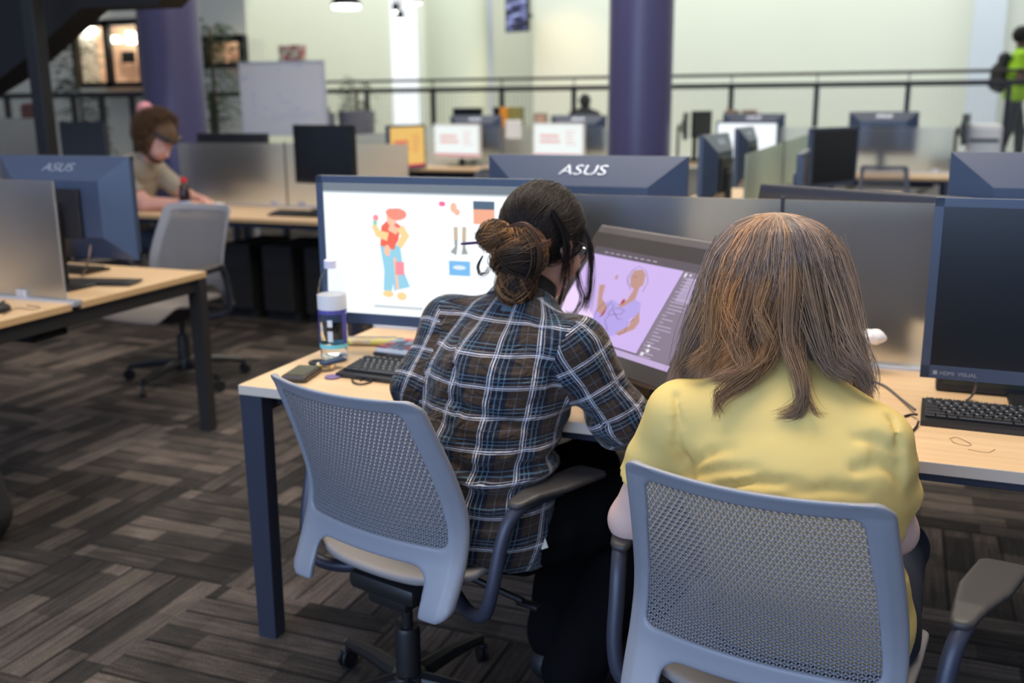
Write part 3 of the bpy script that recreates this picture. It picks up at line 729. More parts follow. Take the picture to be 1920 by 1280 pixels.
        def dseg(p, a, b_, c_): return np.minimum(seg(p, a, b_), seg(p, b_, c_))
        def dtor(p):
            best = None
            for i in range(3):
                a, b_ = P[tor[i]], P[tor[i+1]]; ab = b_-a; tq = np.clip((p-a)@ab/(ab@ab), 0, 1); r = p-a-tq[:, None]*ab; r = r-(r@side)[:, None]*side*(1-1/torso_w[i]); dd = np.linalg.norm(r, axis=1)-(sr[i]+(sr[i+1]-sr[i])*tq)*tr
                best = dd if best is None else np.minimum(best, dd)
            return best
        for S, q in (('L', -1), ('R', 1)):
            sh, el, wr = P['sh'+S], P['el'+S], P['wr'+S]; n = unit(side*q*.9+unit(el-sh)*.5)
            arm = ((cen-sh)@n > -.012) & (dseg(cen, sh, el, wr)-.062 < dtor(cen))
            d1 = unit(el-sh); d2 = unit(wr-el); L1 = np.linalg.norm(el-sh)
            fo = ((W_-el)@unit(d1+d2) > 0); 
            for dd, base, off, msk in ((d1, sh, 0, arm & ~fo), (d2, el, L1, arm & fo)):
                r = W_-base; tt = r@dd; rr = r-tt[:, None]*dd; e1 = unit(np.cross(dd, fwd)); e2 = np.cross(dd, e1)
                av = np.arctan2(rr@e2, rr@e1+.0)
                uu = np.where(msk, av*.062+.4, uu); v = np.where(msk, off+tt+.03, v)
        # keep each face on one side of the angular seam
        U = uu.reshape(-1, 4); m0 = U[:, :1]; per = 2*pi*.062
        armf = (U.mean(1) > -9); U = np.where(np.abs(U-m0) > .19, m0, U)
        uvl.data.foreach_set('uv', np.stack([U.ravel(), v], 1).ravel().astype(np.float32))
    return t, A, H, hl, P, O
mat('eye_white', (.8, .78, .75), .2); mat('eye_dark', (.02, .012, .008), .2); mat('shoe_dark', (.02, .02, .024), .5)
def jitter_cols(base, n, amp=.25):
    base = np.array(base); k = RNG.uniform(1-amp, 1+amp, (n, 1)); return np.clip(base[None]*k, 0, 1)
def on_head(hl, d, r=1.04, c=(0, -.012, .03), R_=(.074, .094, .090)):
    d = np.array(d, float); d /= np.linalg.norm(d, axis=-1, keepdims=True); q = d*np.array(R_)*r+np.array(c)
    return np.stack([hl(*p) for p in q.reshape(-1, 3)]).reshape(q.shape)
def cap_mesh(name, hl, A, m, parent, col, r=1.07, cutp=(0, .055, -.05), low=-.08, face_cut=.045, hsc=1., extra=None):
    """hair volume close to the skull with the face left open"""
    H = hl(0, 0, 0); s = SDF(H-.2, H+.2, .006)
    s.ell(hl(0, -.014, .034), V3(.080, .102, .097)*r/1.07*hsc, A, .02)
    if extra: extra(s)
    X, Y, Z = np.meshgrid(*s.ax, indexing='ij'); q = np.stack([X, Y, Z], -1)-H; lx = q@A[0]; ly = q@A[1]; lz = q@A[2]
    hairline = np.maximum(ly-face_cut*hsc, -(lz-(.062*hsc)))*-1
    s.F = np.maximum(s.F, np.minimum(ly-face_cut*hsc+.9*np.minimum(lz*0, 0), -(lz-.066*hsc))).astype(np.float32)
    s.F = np.maximum(s.F, (low*hsc-lz)).astype(np.float32)
    o = s.mk(name, m, parent, 2); flatcol(o.data, col); return o
# ------------------------------------------------------------ setting
def plane_struct(name, c, d, m, rz=0):
    b = MB(); b.box((0, 0, 0), d); o = b.mk(name, m, loc=c); o.rotation_euler = (0, 0, rz); return struct(o)
FL = plane_struct('floor', (0, 0, -.03), (34, 40, .06), CARPET)
for v in FL.data.vertices: v.co += Vector((0, 8, 0))      # keeps the tile grid in room coordinates
PLAT = .60; YR = 13.5; YW = 17.5
mat('terrazzo', (.50, .50, .46), .5, var=.05, vscale=30)
plane_struct('floor_walkway', (-1, 18.9, .30), (34, 10.4, .598), MATS['terrazzo'])
plane_struct('wall_back', (-.2, YW+.1, 3.3), (12.4, .2, 5.4), CREAM)
PB = mat('pale_blue_paint', (.58, .62, .68), .7)
a = at(885, 100, YW); b_ = at(925, 100, YW)
plane_struct('wall_pilaster', ((a.x+b_.x)/2, YW-.15, 3.3), (b_.x-a.x, .30, 5.4), PB)
a = at(1822, 60, YW-.2); b_ = at(1883, 60, YW-.2)
plane_struct('wall_pilaster_right', ((a.x+b_.x)/2, YW-.15, 3.3), (b_.x-a.x, .30, 5.4), PB)
# far hall wall beyond the white round column, a step further back
plane_struct('wall_hall', (-13, 19.6, 3.3), (13, .2, 5.4), CREAM)
plane_struct('wall_left', (-16.6, 12, 3.0), (.2, 22, 6.0), CREAM)
cyl = MB(); a = at(785, 120, 16.6); b_ = at(893, 120, 16.6); rr = (b_.x-a.x)/2*.98
cyl.lathe([(rr, .6), (rr, 6.0)], n=48); o = cyl.mk('column_white', mat('column_cream_paint', (.68, .70, .56), .7), smooth=True, loc=((a.x+b_.x)/2, 17.0, 0)); struct(o)
for nm, (X, Y, r) in {'column_purple': (-7.05, 8.55, .305), 'column_purple_right': (-2.54, 10.05, .318)}.items():
    b = MB(); b.lathe([(r, 0), (r, 5.2)], n=64); struct(b.mk(nm, PURPLE, smooth=True, loc=(X, Y, 0)))
# glazed entrance: bright daylight strip beside the white column
a = at(735, 150, 19.4); b_ = at(782, 150, 19.4)
plane_struct('window_1', ((a.x+b_.x)/2, 19.44, 2.2), (b_.x-a.x, .05, 2.9), emat('daylight_glass', (.93, .97, 1.0), 1.1))

# lit shop windows at the left, behind the railing
def lit_window(name, px0, px1, y0, y1, Y, n):
    a = at(px0, y0, Y); b = at(px1, y1, Y); w = b.x-a.x; hh = a.z-b.z; c = Vector(((a.x+b.x)/2, Y, (a.z+b.z)/2))
    q = MB()
    for i in range(n+1): q.box((-w/2+w*i/n, 0, 0), (.11, .10, hh+.1))
    q.box((0, 0, hh/2), (w, .1, .11)); q.box((0, 0, -hh/2), (w, .1, .09))
    o = q.mk(name, STEEL, loc=c); struct(o)
    q = MB(); q.box((0, .0, 0), (w, .01, hh)); q.mk('pane', MATS['pane_glass'], o)
    q = MB(); q.box((0, .50, 0), (w, .04, hh)); q.mk('glowing_room_wall', MATS['warm_room_glow'], o)
    q = MB(); q.box((-w/2, .27, 0), (.04, .5, hh)); q.box((w/2, .27, 0), (.04, .5, hh)); q.box((0, .27, hh/2), (w, .5, .04)); q.box((0, .27, -hh/2), (w, .5, .04)); q.mk('window_reveal', CREAM, o)
    return o, c, w, hh
glass('pane_glass', (.95, .95, .93), .02, 1.05)
mw, t_, n_, l_, b_n = nodes_of('warm_room_glow')
nz = n_.new('ShaderNodeTexNoise'); nz.inputs['Scale'].default_value = 1.6; nz.inputs['Detail'].default_value = 2
tc_ = n_.new('ShaderNodeTexCoord'); l_.new(tc_.outputs['Object'], nz.inputs['Vector'])
rp = n_.new('ShaderNodeValToRGB'); l_.new(nz.outputs['Fac'], rp.inputs[0]); e = rp.color_ramp.elements
e[0].position = .36; e[0].color = (.25, .12, .07, 1); e[1].position = .62; e[1].color = (.95, .62, .36, 1); q = e.new(.5); q.color = (.72, .40, .24, 1)
l_.new(rp.outputs[0], b_n.inputs['Emission Color']); b_n.inputs['Emission Strength'].default_value = .85; b_n.inputs['Base Color'].default_value = (.3, .2, .12, 1)  # wall emits by itself; warm interior light is put into its colour
WSX = at(470, 100, 14.3).x; plane_struct('wall_shop', (WSX-3.6, 14.3, 3.0), (7.2, .15, 6.0), CREAM)
for nm, args in {'window_2': (137, 272, 46, 158, 13.6, 2), 'window_3': (384, 458, 74, 122, 13.6, 1)}.items():
    lit_window(nm, *args)
lamp_e = emat('lamp_glow', (1.0, .93, .82), 9.0)
for (x, y, w, hh) in ((160, 57, 50, 12), (154, 69, 28, 10), (216, 74, 24, 12), (245, 65, 20, 12), (246, 77, 20, 10)):
    c = at(x, y, 13.86); k = 14.3/FPX; b = MB(); b.lathe([(w*k/2, -hh*k/2), (w*k/2*1.02, 0), (w*k/2*.8, hh*k/2)], n=20)
    o = b.mk('shade', lamp_e, None, smooth=True); root = thing('pendant_lamp', {160: 'widest glowing lamp seen through the left shop window', 154: 'small glowing lamp below the widest one in the shop window', 216: 'glowing lamp just right of the window mullion', 245: 'upper of two glowing lamps at the window right edge', 246: 'lower of two glowing lamps at the window right edge'}[x], 'lamp', c, 0, 'lamps inside the lit shop window')
    o.parent = root; b = MB(); b.tube([(0, 0, hh*k/2), (0, 0, hh*k/2+.06)], .01, 6); b.mk('cord', BLK, root)
o = MB().box((0, 0, 0), (.26, .05, .19), b=.01).mk('wall_screen', BLK, loc=at(241, 107, 13.95)); o.scale = (1, 1, 1); tag(o, 'dark screen hanging inside the lit shop window', 'screen')

# ---- railing with wire mesh round the sunken lab
def railing(label, xs, Y, zt, posts, hand=True, floor_z=PLAT):
    t = thing('railing', label, 'railing', ((xs[0]+xs[1])/2, Y, floor_z)); cx = (xs[0]+xs[1])/2; L = xs[1]-xs[0]; z0 = floor_z
    b = MB(); b.box((0, 0, zt-z0), (L, .055, .065), b=.01); b.mk('top_rail', STEEL, t)
    b = MB(); b.box((0, 0, .12), (L, .04, .04)); b.mk('bottom_rail', STEEL, t)
    if hand: b = MB(); b.tube([(-L/2, -.03, zt-z0+.135), (L/2, -.03, zt-z0+.135)], .021, 8); b.mk('handrail', STEEL, t)
    for p in posts:
        b = MB(); b.box((p-cx, 0, (zt-z0)/2), (.062, .05, zt-z0)); q = b.mk('post', STEEL, t)
        if hand: b = MB(); b.box((p-cx, 0, zt-z0+.07), (.014, .014, .13)); b.mk('bracket', STEEL, q)
    b = MB(); n = int(L/.06)
    for i in range(n+1): b.box((-L/2+i*L/n, 0, (zt-z0)/2+.04), (.0035, .0035, zt-z0-.10))
    for i in range(int((zt-z0-.15)/.06)+1): b.box((0, 0, .15+i*.06), (L, .0035, .0035))
    b.mk('wire_mesh', MATS['wire'], t)
    return t
mat('wire', (.20, .21, .22), .5, .4)
PX = [at(x, 180, YR).x for x in (688, 812, 941, 1076, 1221, 1371, 1531, 1702, 1890)]
railing('long black railing with wire mesh in front of the cream wall', (at(607, 180, YR).x, PX[-1]+1.2), YR, 1.665, PX+[PX[0]-1.08])
LX = [at(x, 180, 9.6).x for x in (12, 137, 247)]
railing('black railing with wire mesh behind the black steel post at left', (LX[0]-1.5, at(290, 180, 9.6).x), 9.6, 1.60, LX+[at(190, 180, 9.6).x], hand=False, floor_z=.0)
railing('short black railing between the left purple column and the whiteboard', (at(392, 175, 11).x, at(450, 175, 11).x), 11, 1.61, [at(396, 180, 11).x], hand=False, floor_z=0)

# ---- black steel stair at top left
t = thing('staircase', 'black steel staircase rising over the top left corner', 'staircase', (-6.0, 5.6, 0))
def zxy(px, py, Y): p = at(px, py, Y); return (p.x+6.0, p.z)
poly = [zxy(-160, 250, 5.6), zxy(-160, -120, 5.6), zxy(420, -120, 5.6), zxy(300, 10, 5.6), zxy(158, 16, 5.6), zxy(52, 112, 5.6), zxy(0, 152, 5.6)]
b = MB(); b.prism(poly, -.03, .22); b.mk('stair_stringer', BLKM, t)
pa, pb = at(52, 0, 5.2), at(97, 285, 5.2); b = MB(); b.box(((pa.x+pb.x)/2+6.0, -.4, 1.35), (.095, .095, 2.9), b=.004); b.mk('steel_post', STEEL, t)

# ---- wall screen, wash lamps, ceiling lamps
p0, p1 = at(944, 2, 17.0), at(993, 52, 17.0)
t = thing('wall_television', 'small television screen mounted high on the cream wall', 'television', ((p0.x+p1.x)/2, 17.05, (p0.z+p1.z)/2), R(-16))
b = MB(); b.box((0, 0, 0), (.50, .07, .58), b=.01); b.mk('housing', BLK, t)
mt, t_, n_, l_, bb = nodes_of('television_picture'); nz = n_.new('ShaderNodeTexNoise'); nz.inputs['Scale'].default_value = 6; tc_ = n_.new('ShaderNodeTexCoord'); mp = n_.new('ShaderNodeMapping'); mp.inputs['Scale'].default_value = (.6, 1, 2)
l_.new(tc_.outputs['Object'], mp.inputs[0]); l_.new(mp.outputs[0], nz.inputs['Vector']); rp = n_.new('ShaderNodeValToRGB'); l_.new(nz.outputs['Fac'], rp.inputs[0]); e = rp.color_ramp.elements; e[0].position = .42; e[0].color = (.01, .01, .03, 1); e[1].position = .66; e[1].color = (.45, .52, .85, 1); q = e.new(.52); q.color = (.08, .09, .25, 1)
l_.new(rp.outputs[0], bb.inputs['Emission Color']); bb.inputs['Emission Strength'].default_value = 1.0; bb.inputs['Base Color'].default_value = (0, 0, 0, 1)
b = MB(); b.box((0, -.037, 0), (.44, .004, .52)); b.mk('screen', mt, t)
b = MB(); b.box((0, .2, 0), (.06, .4, .06)); b.mk('wall_bracket', STEEL, t)
t = thing('pendant_lamp', 'round white lamp hanging above the whiteboard', 'lamp', at(649, 10, 13.0)); b = MB(); b.lathe([(.02, -.05), (.19, -.045), (.20, 0), (.06, .06)], n=32); b.mk('diffuser', emat('lamp_white', (1, .99, .95), 5.0), t, smooth=True)
b = MB(); b.lathe([(.22, .0), (.16, .12), (.05, .16)], n=32); b.mk('shade', BLKM, t, smooth=True); b = MB(); b.tube([(0, 0, .15), (0, 0, 1.4)], .012, 6); b.mk('cord', BLK, t)
t = thing('track_light_rail', 'short black lighting track crossing the top above the white wall', 'track light', at(700, -18, 14)); b = MB(); b.box((0, 0, 0), (1.6, .05, .05)); b.mk('track', STEEL, t)
for x, y, lb in ((742, 18, 'upper of two tiny white spotlights near the bright window'), (751, 33, 'lower of two tiny white spotlights near the bright window'), (784, 2, 'tiny spotlight at the top edge above the white column')):
    t = thing('spotlight', lb, 'spotlight', at(x, y, 14.2), 0, 'spotlights'); b = MB(); b.lathe([(.01, -.05), (.042, -.045), (.042, 0), (.01, .02)], n=16); b.mk('bulb', emat('lamp_white', (1, 1, 1), 5), t, smooth=True)
    b = MB(); b.lathe([(.05, -.02), (.05, .09), (.01, .10)], n=16); b.mk('can', STEEL if x > 700 else BLK, t, smooth=True); b = MB(); b.tube([(0, 0, .1), (0, 0, .5)], .01, 6); b.mk('stem', STEEL, t)
sp = bpy.data.lights.new('wall_spot', 'SPOT'); sp.energy = 90; sp.color = (1, .68, .32); sp.spot_size = R(95); sp.spot_blend = 1; so = bpy.data.objects.new('wall_spot', sp); COL.objects.link(so)
so.location = at(1045, -70, 17.0)-Vector((0, .7, 0)); so.rotation_euler = (R(18), 0, 0)
t = thing('wall_downlight', 'warm downlight washing the cream wall right of the television', 'lamp', so.location+Vector((0, 0, .1))); b = MB(); b.lathe([(.08, 0), (.08, .2), (.02, .22)], n=20); b.mk('can', WHITE, t, smooth=True)

# ------------------------------------------------------------ benches
B1 = bench('maple topped bench in front with the two seated people', -1.61, 2.64, 2.105, [-.312+.0, 1.16], div_seams=[-1.61, -.312, 1.16, 2.64])
B2 = bench('maple topped bench at left edge with a glass panel and a dark monitor', -6.6, -2.885, 2.08, [-4.74], wedge=WEDGE2, metal=DARKM, div_seams=[-6.6, -4.74, -2.93])
B3 = bench('long bench behind the grey chair where the bearded person sits', -5.15, -3.20, 5.47, [-4.2], wedge=WEDGE2)
B4 = bench('far maple bench with two white screens left of the purple column', -6.0, -3.05, 10.45, [-4.5], wedge=WEDGE2)
B5 = bench('far maple bench right of the purple column under a big dark monitor', -1.98, .43, 10.45, [-.78], wedge=WEDGE2)
def turned(label, xc, y0, y1, **k):
    t = bench(label, -(y1-y0)/2, (y1-y0)/2, 0, [0], wedge=WEDGE2, **k); t.location = (xc+.7675, (y0+y1)/2, 0); t.rotation_euler = (0, 0, R(90)); return t
B6 = turned('bench running away from the camera under the green glass divider', -.78, 5.35, 8.75, glassm=FROSTG)
B7 = turned('bench running away from the camera beside the yellow screen', -4.75, 7.3, 8.9)
# partitions far left and grey screens
for i, (x0, x1, y0, y1, Y, lb) in enumerate(((-30, 72, 222, 290, 7.5, 'low frosted glass partition at the far left edge'), (112, 196, 228, 300, 7.3, 'low dark fabric partition right of the black steel post'))):
    a = at(x0, y0, Y); b_ = at(x1, y0, Y); b = MB(); b.box((0, 0, a.z/2), (b_.x-a.x, .03, a.z)); o = b.mk('partition', FROST if i == 0 else mat('charcoal_fabric', (.045, .05, .06), .9), loc=((a.x+b_.x)/2, Y, 0)); tag(o, lb, 'partition')

# ------------------------------------------------------------ screens' pictures
def art(parent, shapes, y=-.0042, name='picture'):
    """flat coloured areas shown on a screen: (colour, strength, [polygons in screen metres])"""
    b = MB(); ms = []
    for i, (colr, s, polys) in enumerate(shapes):
        nm = 'screen_%02d%02d%02d_%d' % (*[int(c*99) for c in colr], int(s*100)); ms.append(emat(nm, colr, s)); b.mi = i
        for P in polys:
            yy = y-.00006*i
            b.add([(x, yy, z) for x, z in P]+[(x, yy+.00004, z) for x, z in P], [tuple(range(len(P)))])
    o = b.mk(name, ms, parent); return o
def rc(x0, z0, x1, z1): return [(x0, z0), (x1, z0), (x1, z1), (x0, z1)]
def elp(cx, cz, rx, rz, n=16, a=0): return [(cx+rx*cos(2*pi*k/n)*cos(a)-rz*sin(2*pi*k/n)*sin(a), cz+rx*cos(2*pi*k/n)*sin(a)+rz*sin(2*pi*k/n)*cos(a)) for k in range(n)]
def strip(pts, w):
    out = []; back = []
    for i, p in enumerate(pts):
        a = pts[max(i-1, 0)]; b = pts[min(i+1, len(pts)-1)]; d = (b[0]-a[0], b[1]-a[1]); L = hypot(*d) or 1; n = (-d[1]/L, d[0]/L); ww = w[i] if isinstance(w, (list, tuple)) else w
        out.append((p[0]+n[0]*ww/2, p[1]+n[1]*ww/2)); back.append((p[0]-n[0]*ww/2, p[1]-n[1]*ww/2))
    return [[out[i], out[i+1], back[i+1], back[i]] for i in range(len(pts)-1)]
WHITE_S = emat('screen_white', (.90, .96, 1.0), 1.05)
# ------------------------------------------------------------ monitors
ML = monitor('lit monitor showing a colourful figure drawing on a white page', (-1.235, 2.50, .74), R(1.5), .68, .425, 1.052, WHITE_S, 'wide dark monitors')
hs = [c for c in ML.children if c.name.startswith('housing')][0]
K = lambda x, z: (x, z)
# picture on the left monitor; 0,0 is the middle of the panel (0.64 x 0.37)
red, pink, tan, jean, yel = (.90, .16, .10), (.95, .30, .35), (.95, .55, .38), (.30, .62, .78), (.93, .66, .30)
def sx(px): return (px-612)/(335)*.575-.32       # photo pixels of the panel -> metres
def sz(py): return .192-(py-342)/(240)*.372
pt = lambda x, y: (sx(x), sz(y)+(x-612)*.00006)
fig = [
 ((.30, .36, .42), .55, [rc(-.32, .170, .32, .192)]),
 ((.55, .62, .68), .8, [rc(-.32, .165, .32, .170)]),
 (jean, 1.0, strip([pt(728, 458), pt(731, 505), pt(726, 543)], [.044, .034, .026])+strip([pt(740, 458), pt(745, 505), pt(753, 538)], [.040, .040, .052])),
 (red, .95, [elp(*pt(733, 440), .030, .030)]+strip([pt(728, 462), pt(735, 430), pt(745, 415)], [.045, .06, .04])),
 (yel, 1.0, strip([pt(705, 420), pt(712, 436), pt(730, 442)], [.016, .022, .024])+strip([pt(752, 425), pt(762, 440), pt(750, 460)], [.026, .026, .018])+[elp(*pt(727, 548), .018, .010), elp(*pt(752, 552), .016, .012)]),
 (tan, 1.0, [elp(*pt(738, 408), .016, .022), elp(*pt(728, 467), .010, .016)]+strip([pt(733, 424), pt(748, 432)], .020)+strip([pt(741, 480), pt(745, 540)], .008)),
 ((.93, .30, .22), .95, [elp(*pt(748, 401), .030, .017), elp(*pt(738, 398), .018, .012)]+strip([pt(753, 397), pt(762, 402)], .008)),
 (pink, .95, [rc(*pt(742, 512), *pt(758, 488)), elp(*pt(709, 407), .009, .009)]),
 ((.30, .72, .50), .9, [rc(*pt(704, 420), *pt(711, 412))]),
 ((.95, .15, .30), .95, [elp(*pt(829, 383), .010, .007)]),
 (tan, .9, [elp(*pt(849, 390), .010, .014), elp(*pt(855, 398), .009, .009)]),
 ((.90, .42, .26), .95, [rc(*pt(883, 419), *pt(919, 392))]), ((.10, .16, .24), .8, [rc(*pt(883, 393), *pt(919, 380))]),
 ((.62, .50, .36), .9, strip([pt(852, 424), pt(852, 448)], .012)+strip([pt(867, 424), pt(866, 448)], .012)),
 ((.36, .38, .36), .9, strip([pt(852, 448), pt(852, 460), pt(847, 472)], [.010, .008, .020])+strip([pt(866, 448), pt(866, 460), pt(867, 473)], [.010, .008, .020])),
 ((.20, .50, .85), .95, [rc(*pt(839, 511), *pt(876, 486))]), ((.75, .86, .95), .95, [elp(*pt(857, 497), .020, .006)]),
 ((.65, .70, .74), .9, [rc(*pt(700, 574), *pt(790, 572))]),
]
art(hs, fig)
MR = monitor('switched off dark monitor at the right above the keyboard', (.41, 2.50, .74), R(-1), .68, .425, 1.03, None, 'wide dark monitors', tilt=1.5)
hR = [c for c in MR.children if c.name.startswith('housing')][0]
text_part('\u25a0 HDMI  VISUAL', .013, mat('bezel_print', (.35, .37, .42), .5), hR, (-.265, -.0125, -.198), (R(90), 0, 0), .0002, 1, 'printed_text')
monitor('faceted dark blue monitor back behind the dark haired head', (-.985, 3.20, .74), pi+R(.5), .68, .43, 1.078, None, 'wide dark monitors')
monitor('faceted dark monitor back at the right edge behind the front divider', (.46, 3.20, .74), pi, .68, .43, 1.10, None, 'wide dark monitors')
monitor('faceted dark blue monitor back at the left edge above the glass panel', (-3.215, 3.20, .74), pi, .68, .415, 1.060, None, 'wide dark monitors')
# far-side pen display, only its upper rim above the glass
def pen_display(label, br, yaw, tilt, w=.527, h=.297, mg=(.042, .062, .05, .075), shell=None, pic=None, thick=.022):
    """br: bottom right corner of the active area"""
    t = thing('pen_display', label, 'drawing tablet', br, yaw)
    l, r, bo, to = mg
    q = bpy.data.objects.new('tilt', None)
    T = Matrix.Rotation(tilt, 4, 'X')
    b = MB(); b.box((-w/2+(r-l)/2, h/2+(to-bo)/2, -thick/2-.001), (w+l+r, h+bo+to, thick), b=.008)
    H = b.mk('housing', shell or MATS['pen_shell'], t); H.matrix_local = T
    b = MB(); b.box((-w/2+(r-l)/2, h/2+(to-bo)/2-.012, .0005), (w+l+r-.012, h+bo+to-.034, .002)); b.mk('cover_glass', MATS['pen_glass'], H)
    if pic: pic(H, w, h)
    zb = br[2]-.74
    for x in (-w*.2, -w*.8):
        b = MB(); top = T @ Vector((x, h*.75, -thick)); b.tube([top, (x, top.y+.05, -zb+.008)], .010, 8); b.mk('support_leg', BLK, t)
    b = MB(); p = T @ Vector((0, -bo, -thick)); b.box((-w/2, p.y+.012, (p.z-zb)/2-.0), (w*.8, .02, max(.01, zb+p.z)-.002)); b.mk('front_foot', BLK, t)
    return t
mat('pen_shell', (.12, .11, .115), .4, .2); mat('pen_glass', (.055, .050, .050), .22)
def pen_pic(H, w, h):
    o = lambda x, y: (-w+x*w, y*h)
    def flat(shapes):
        b = MB(); ms = []
        for i, (colr, s, polys) in enumerate(shapes):
            nm = 'pen_%02d%02d%02d_%d' % (*[int(c*99) for c in colr], int(s*100)); ms.append(emat(nm, colr, s)); b.mi = i
            for P in polys: b.add([(*o(x, y), .0020+.00006*i) for x, y in P], [tuple(range(len(P)))])
        b.mk('picture', ms, H)
    lil, lil2 = (.62, .46, .86), (.80, .62, .92)
    sk = (.50, .28, .24); ln = (.10, .06, .14)
    def rr(x0, y0, x1, y1): return [(x0, y0), (x1, y0), (x1, y1), (x0, y1)]
    import random as _r; q = _r.Random(3)
    ui = [rr(.765+.02*q.random(), .06+i*.034, .80+.10*q.random(), .068+i*.034) for i in range(24)]
    flat([((.11, .09, .115), .8, [rr(0, 0, 1, 1)]), (lil, .92, [rr(.0, .07, .745, .915)]), (lil2, 1.0, [[(.0, .07), (.56, .07), (.0, .55)]]), ((.90, .74, .95), 1.0, [[(.0, .07), (.34, .07), (.0, .30)]]),
          ((.55, .42, .70), .9, [rr(0, .0, 1, .055)]), ((.24, .19, .27), .9, [rr(.75, .06, .985, .915)]), ((.42, .33, .52), .9, [rr(.80, .62, .93, .86)]),
          ((.52, .44, .60), .9, ui+[rr(.10+.05*i, .945, .13+.05*i, .955) for i in range(9)]),
          ((.50, .40, .88), .85, [[(.372, .498), (.47, .456), (.524, .548), (.584, .534), (.619, .424), (.568, .349), (.578, .213), (.491, .14), (.324, .19), (.293, .354), (.328, .448)]]),
          (sk, .95, [[(.404, .822), (.457, .849), (.503, .81), (.528, .703), (.498, .637), (.445, .66), (.404, .752)], [(.48, .648), (.513, .67), (.531, .551), (.466, .437), (.433, .461), (.479, .533)], [(.21, .605), (.252, .624), (.289, .482), (.363, .419), (.359, .331), (.308, .342), (.258, .472)], [(.59, .357), (.609, .448), (.65, .352), (.642, .277), (.56, .178), (.531, .195), (.594, .292)], [(.29, .731), (.307, .753), (.318, .698), (.3, .698)]]),
          ((.42, .05, .10), .9, [[(.355, .37), (.37, .404), (.371, .324), (.349, .293)], elp(.455, .50, .012, .03)]),
          (ln, .8, strip([(.355, .388), (.374, .475), (.412, .43), (.398, .345), (.436, .358), (.492, .378), (.503, .422), (.447, .431), (.418, .398), (.495, .323), (.52, .343)], .0045)+strip([(.417, .351), (.401, .288), (.464, .198)], .004)+strip([(.605, .363), (.574, .318), (.59, .224), (.555, .188)], .004)+strip([(.46, .625), (.396, .721), (.389, .818), (.424, .875), (.499, .838), (.55, .738), (.552, .637)], .003)+strip([(.43, .66), (.38, .74), (.40, .85)], .002)+strip([(.425, .76), (.45, .77)], .004)+strip([(.33, .45), (.30, .36), (.32, .25)], .003)),
          ((.85, .82, .9), .9, [rr(.775, .07, .795, .10), rr(.80, .11, .82, .14), rr(.79, .16, .81, .18), rr(.766, .86, .78, .90), rr(.80, .875, .812, .895)])])
pen_display('large tilted pen display with a lilac sketch page between the people', (-.502, 2.317, .821), R(-36.2), R(52.2), pic=pen_pic, shell=MATS['pen_shell'])
pen_display('dark tablet rim sticking up behind the front glass divider', (.09, 2.98, .90), R(-29.0), R(78), w=.60, h=.235, shell=mat('pen_shell_dark', (.03, .032, .045), .45))
def notice(H, w, h, yellow=False):
    bg = (.80, .50, .14) if yellow else (.86, .92, .90); r = (.75, .10, .10) if yellow else (.85, .38, .36)
    import random as _r; q = _r.Random(5); sh = []
    for row, zz in ((0, .035), (1, -.025)):
        x = -w*.36
        while x < w*.02: ww = .018+.016*q.random(); sh.append(rc(x, zz, x+ww, zz+.034)); x += ww+.008
    for k in range(5): sh.append(rc(w*.14, .10-k*.035, w*(.28+.08*q.random()), .108-k*.035))
    art(H, [(bg, .95, [rc(-w/2+.012, -h/2+.02, w/2-.012, h/2-.014)]), ((.75, .04, .12), .8, [rc(-w/2+.012, -h/2+.02, w/2-.012, -h/2+.05)]), (r, .85, sh)], name='notice')
def far_mon(label, px, Y, rz=0, w=.62, h=.40, zc=1.07, pic=None, scr=None, **k):
    p = at(px, 250, Y); m = monitor(label, (p.x, Y, .74), rz, w, h, zc, scr, k.pop('group', 'far monitors'), **k)
    H = [c for c in m.children if c.name.startswith('housing')][0]
    if pic: pic(H, w, h)
    return m
far_mon('black monitor turned aside on the bench behind the lit monitor', 605, 6.00, R(-13), .56, .40, 1.13, faceted=False, shell=BLK)
far_mon('black monitor top beyond the frosted glass right of the left column', 437, 6.72, pi, .66, .40, 1.05, shell=BLK, faceted=False)
far_mon('yellow notice screen turned sideways left of the two white screens', 763, 8.6, R(82), .60, .42, 1.065, pic=lambda H, w, h: notice(H, w, h, True), faceted=False)
far_mon('white notice screen with red writing, left of two', 856, 11.0, R(-12), .68, .40, 1.035, pic=notice, faceted=False, shell=WHITE)
far_mon('white notice screen with red writing, nearer the purple column', 1047, 11.0, R(-12), .68, .40, 1.045, pic=notice, faceted=False, shell=WHITE)
far_mon('dark monitor back beyond the left white notice screen', 893, 11.55, pi, .68, .43, 1.11)
far_mon('dark monitor back beyond the white screen by the purple column', 1085, 11.55, pi, .68, .43, 1.11)
far_mon('lit white screen just right of the purple column', 1400, 11.0, R(-14), .70, .42, 1.05, scr=WHITE_S, faceted=False)
far_mon('dark monitor frame peeking over the lit white screen', 1412, 11.6, pi, .68, .43, 1.12)
far_mon('big dark monitor back behind the far bench divider', 1655, 11.55, pi, .70, .45, 1.125)
for px, Y, rz, lb in ((1338, 5.95, R(-94), 'edge-on dark monitor, left of the pair left of the green glass'), (1394, 7.6, R(-92), 'edge-on dark monitor, nearest the green glass on its left'), (1514, 5.9, R(92), 'low dark monitor edge right of the green glass'), (1567, 7.6, R(62), 'brown reflecting screen turned sideways right of the green glass')):
    far_mon(lb, px, Y, rz, .60, .42, 1.07 if px != 1514 else .98, faceted=px < 1450, detail=True)
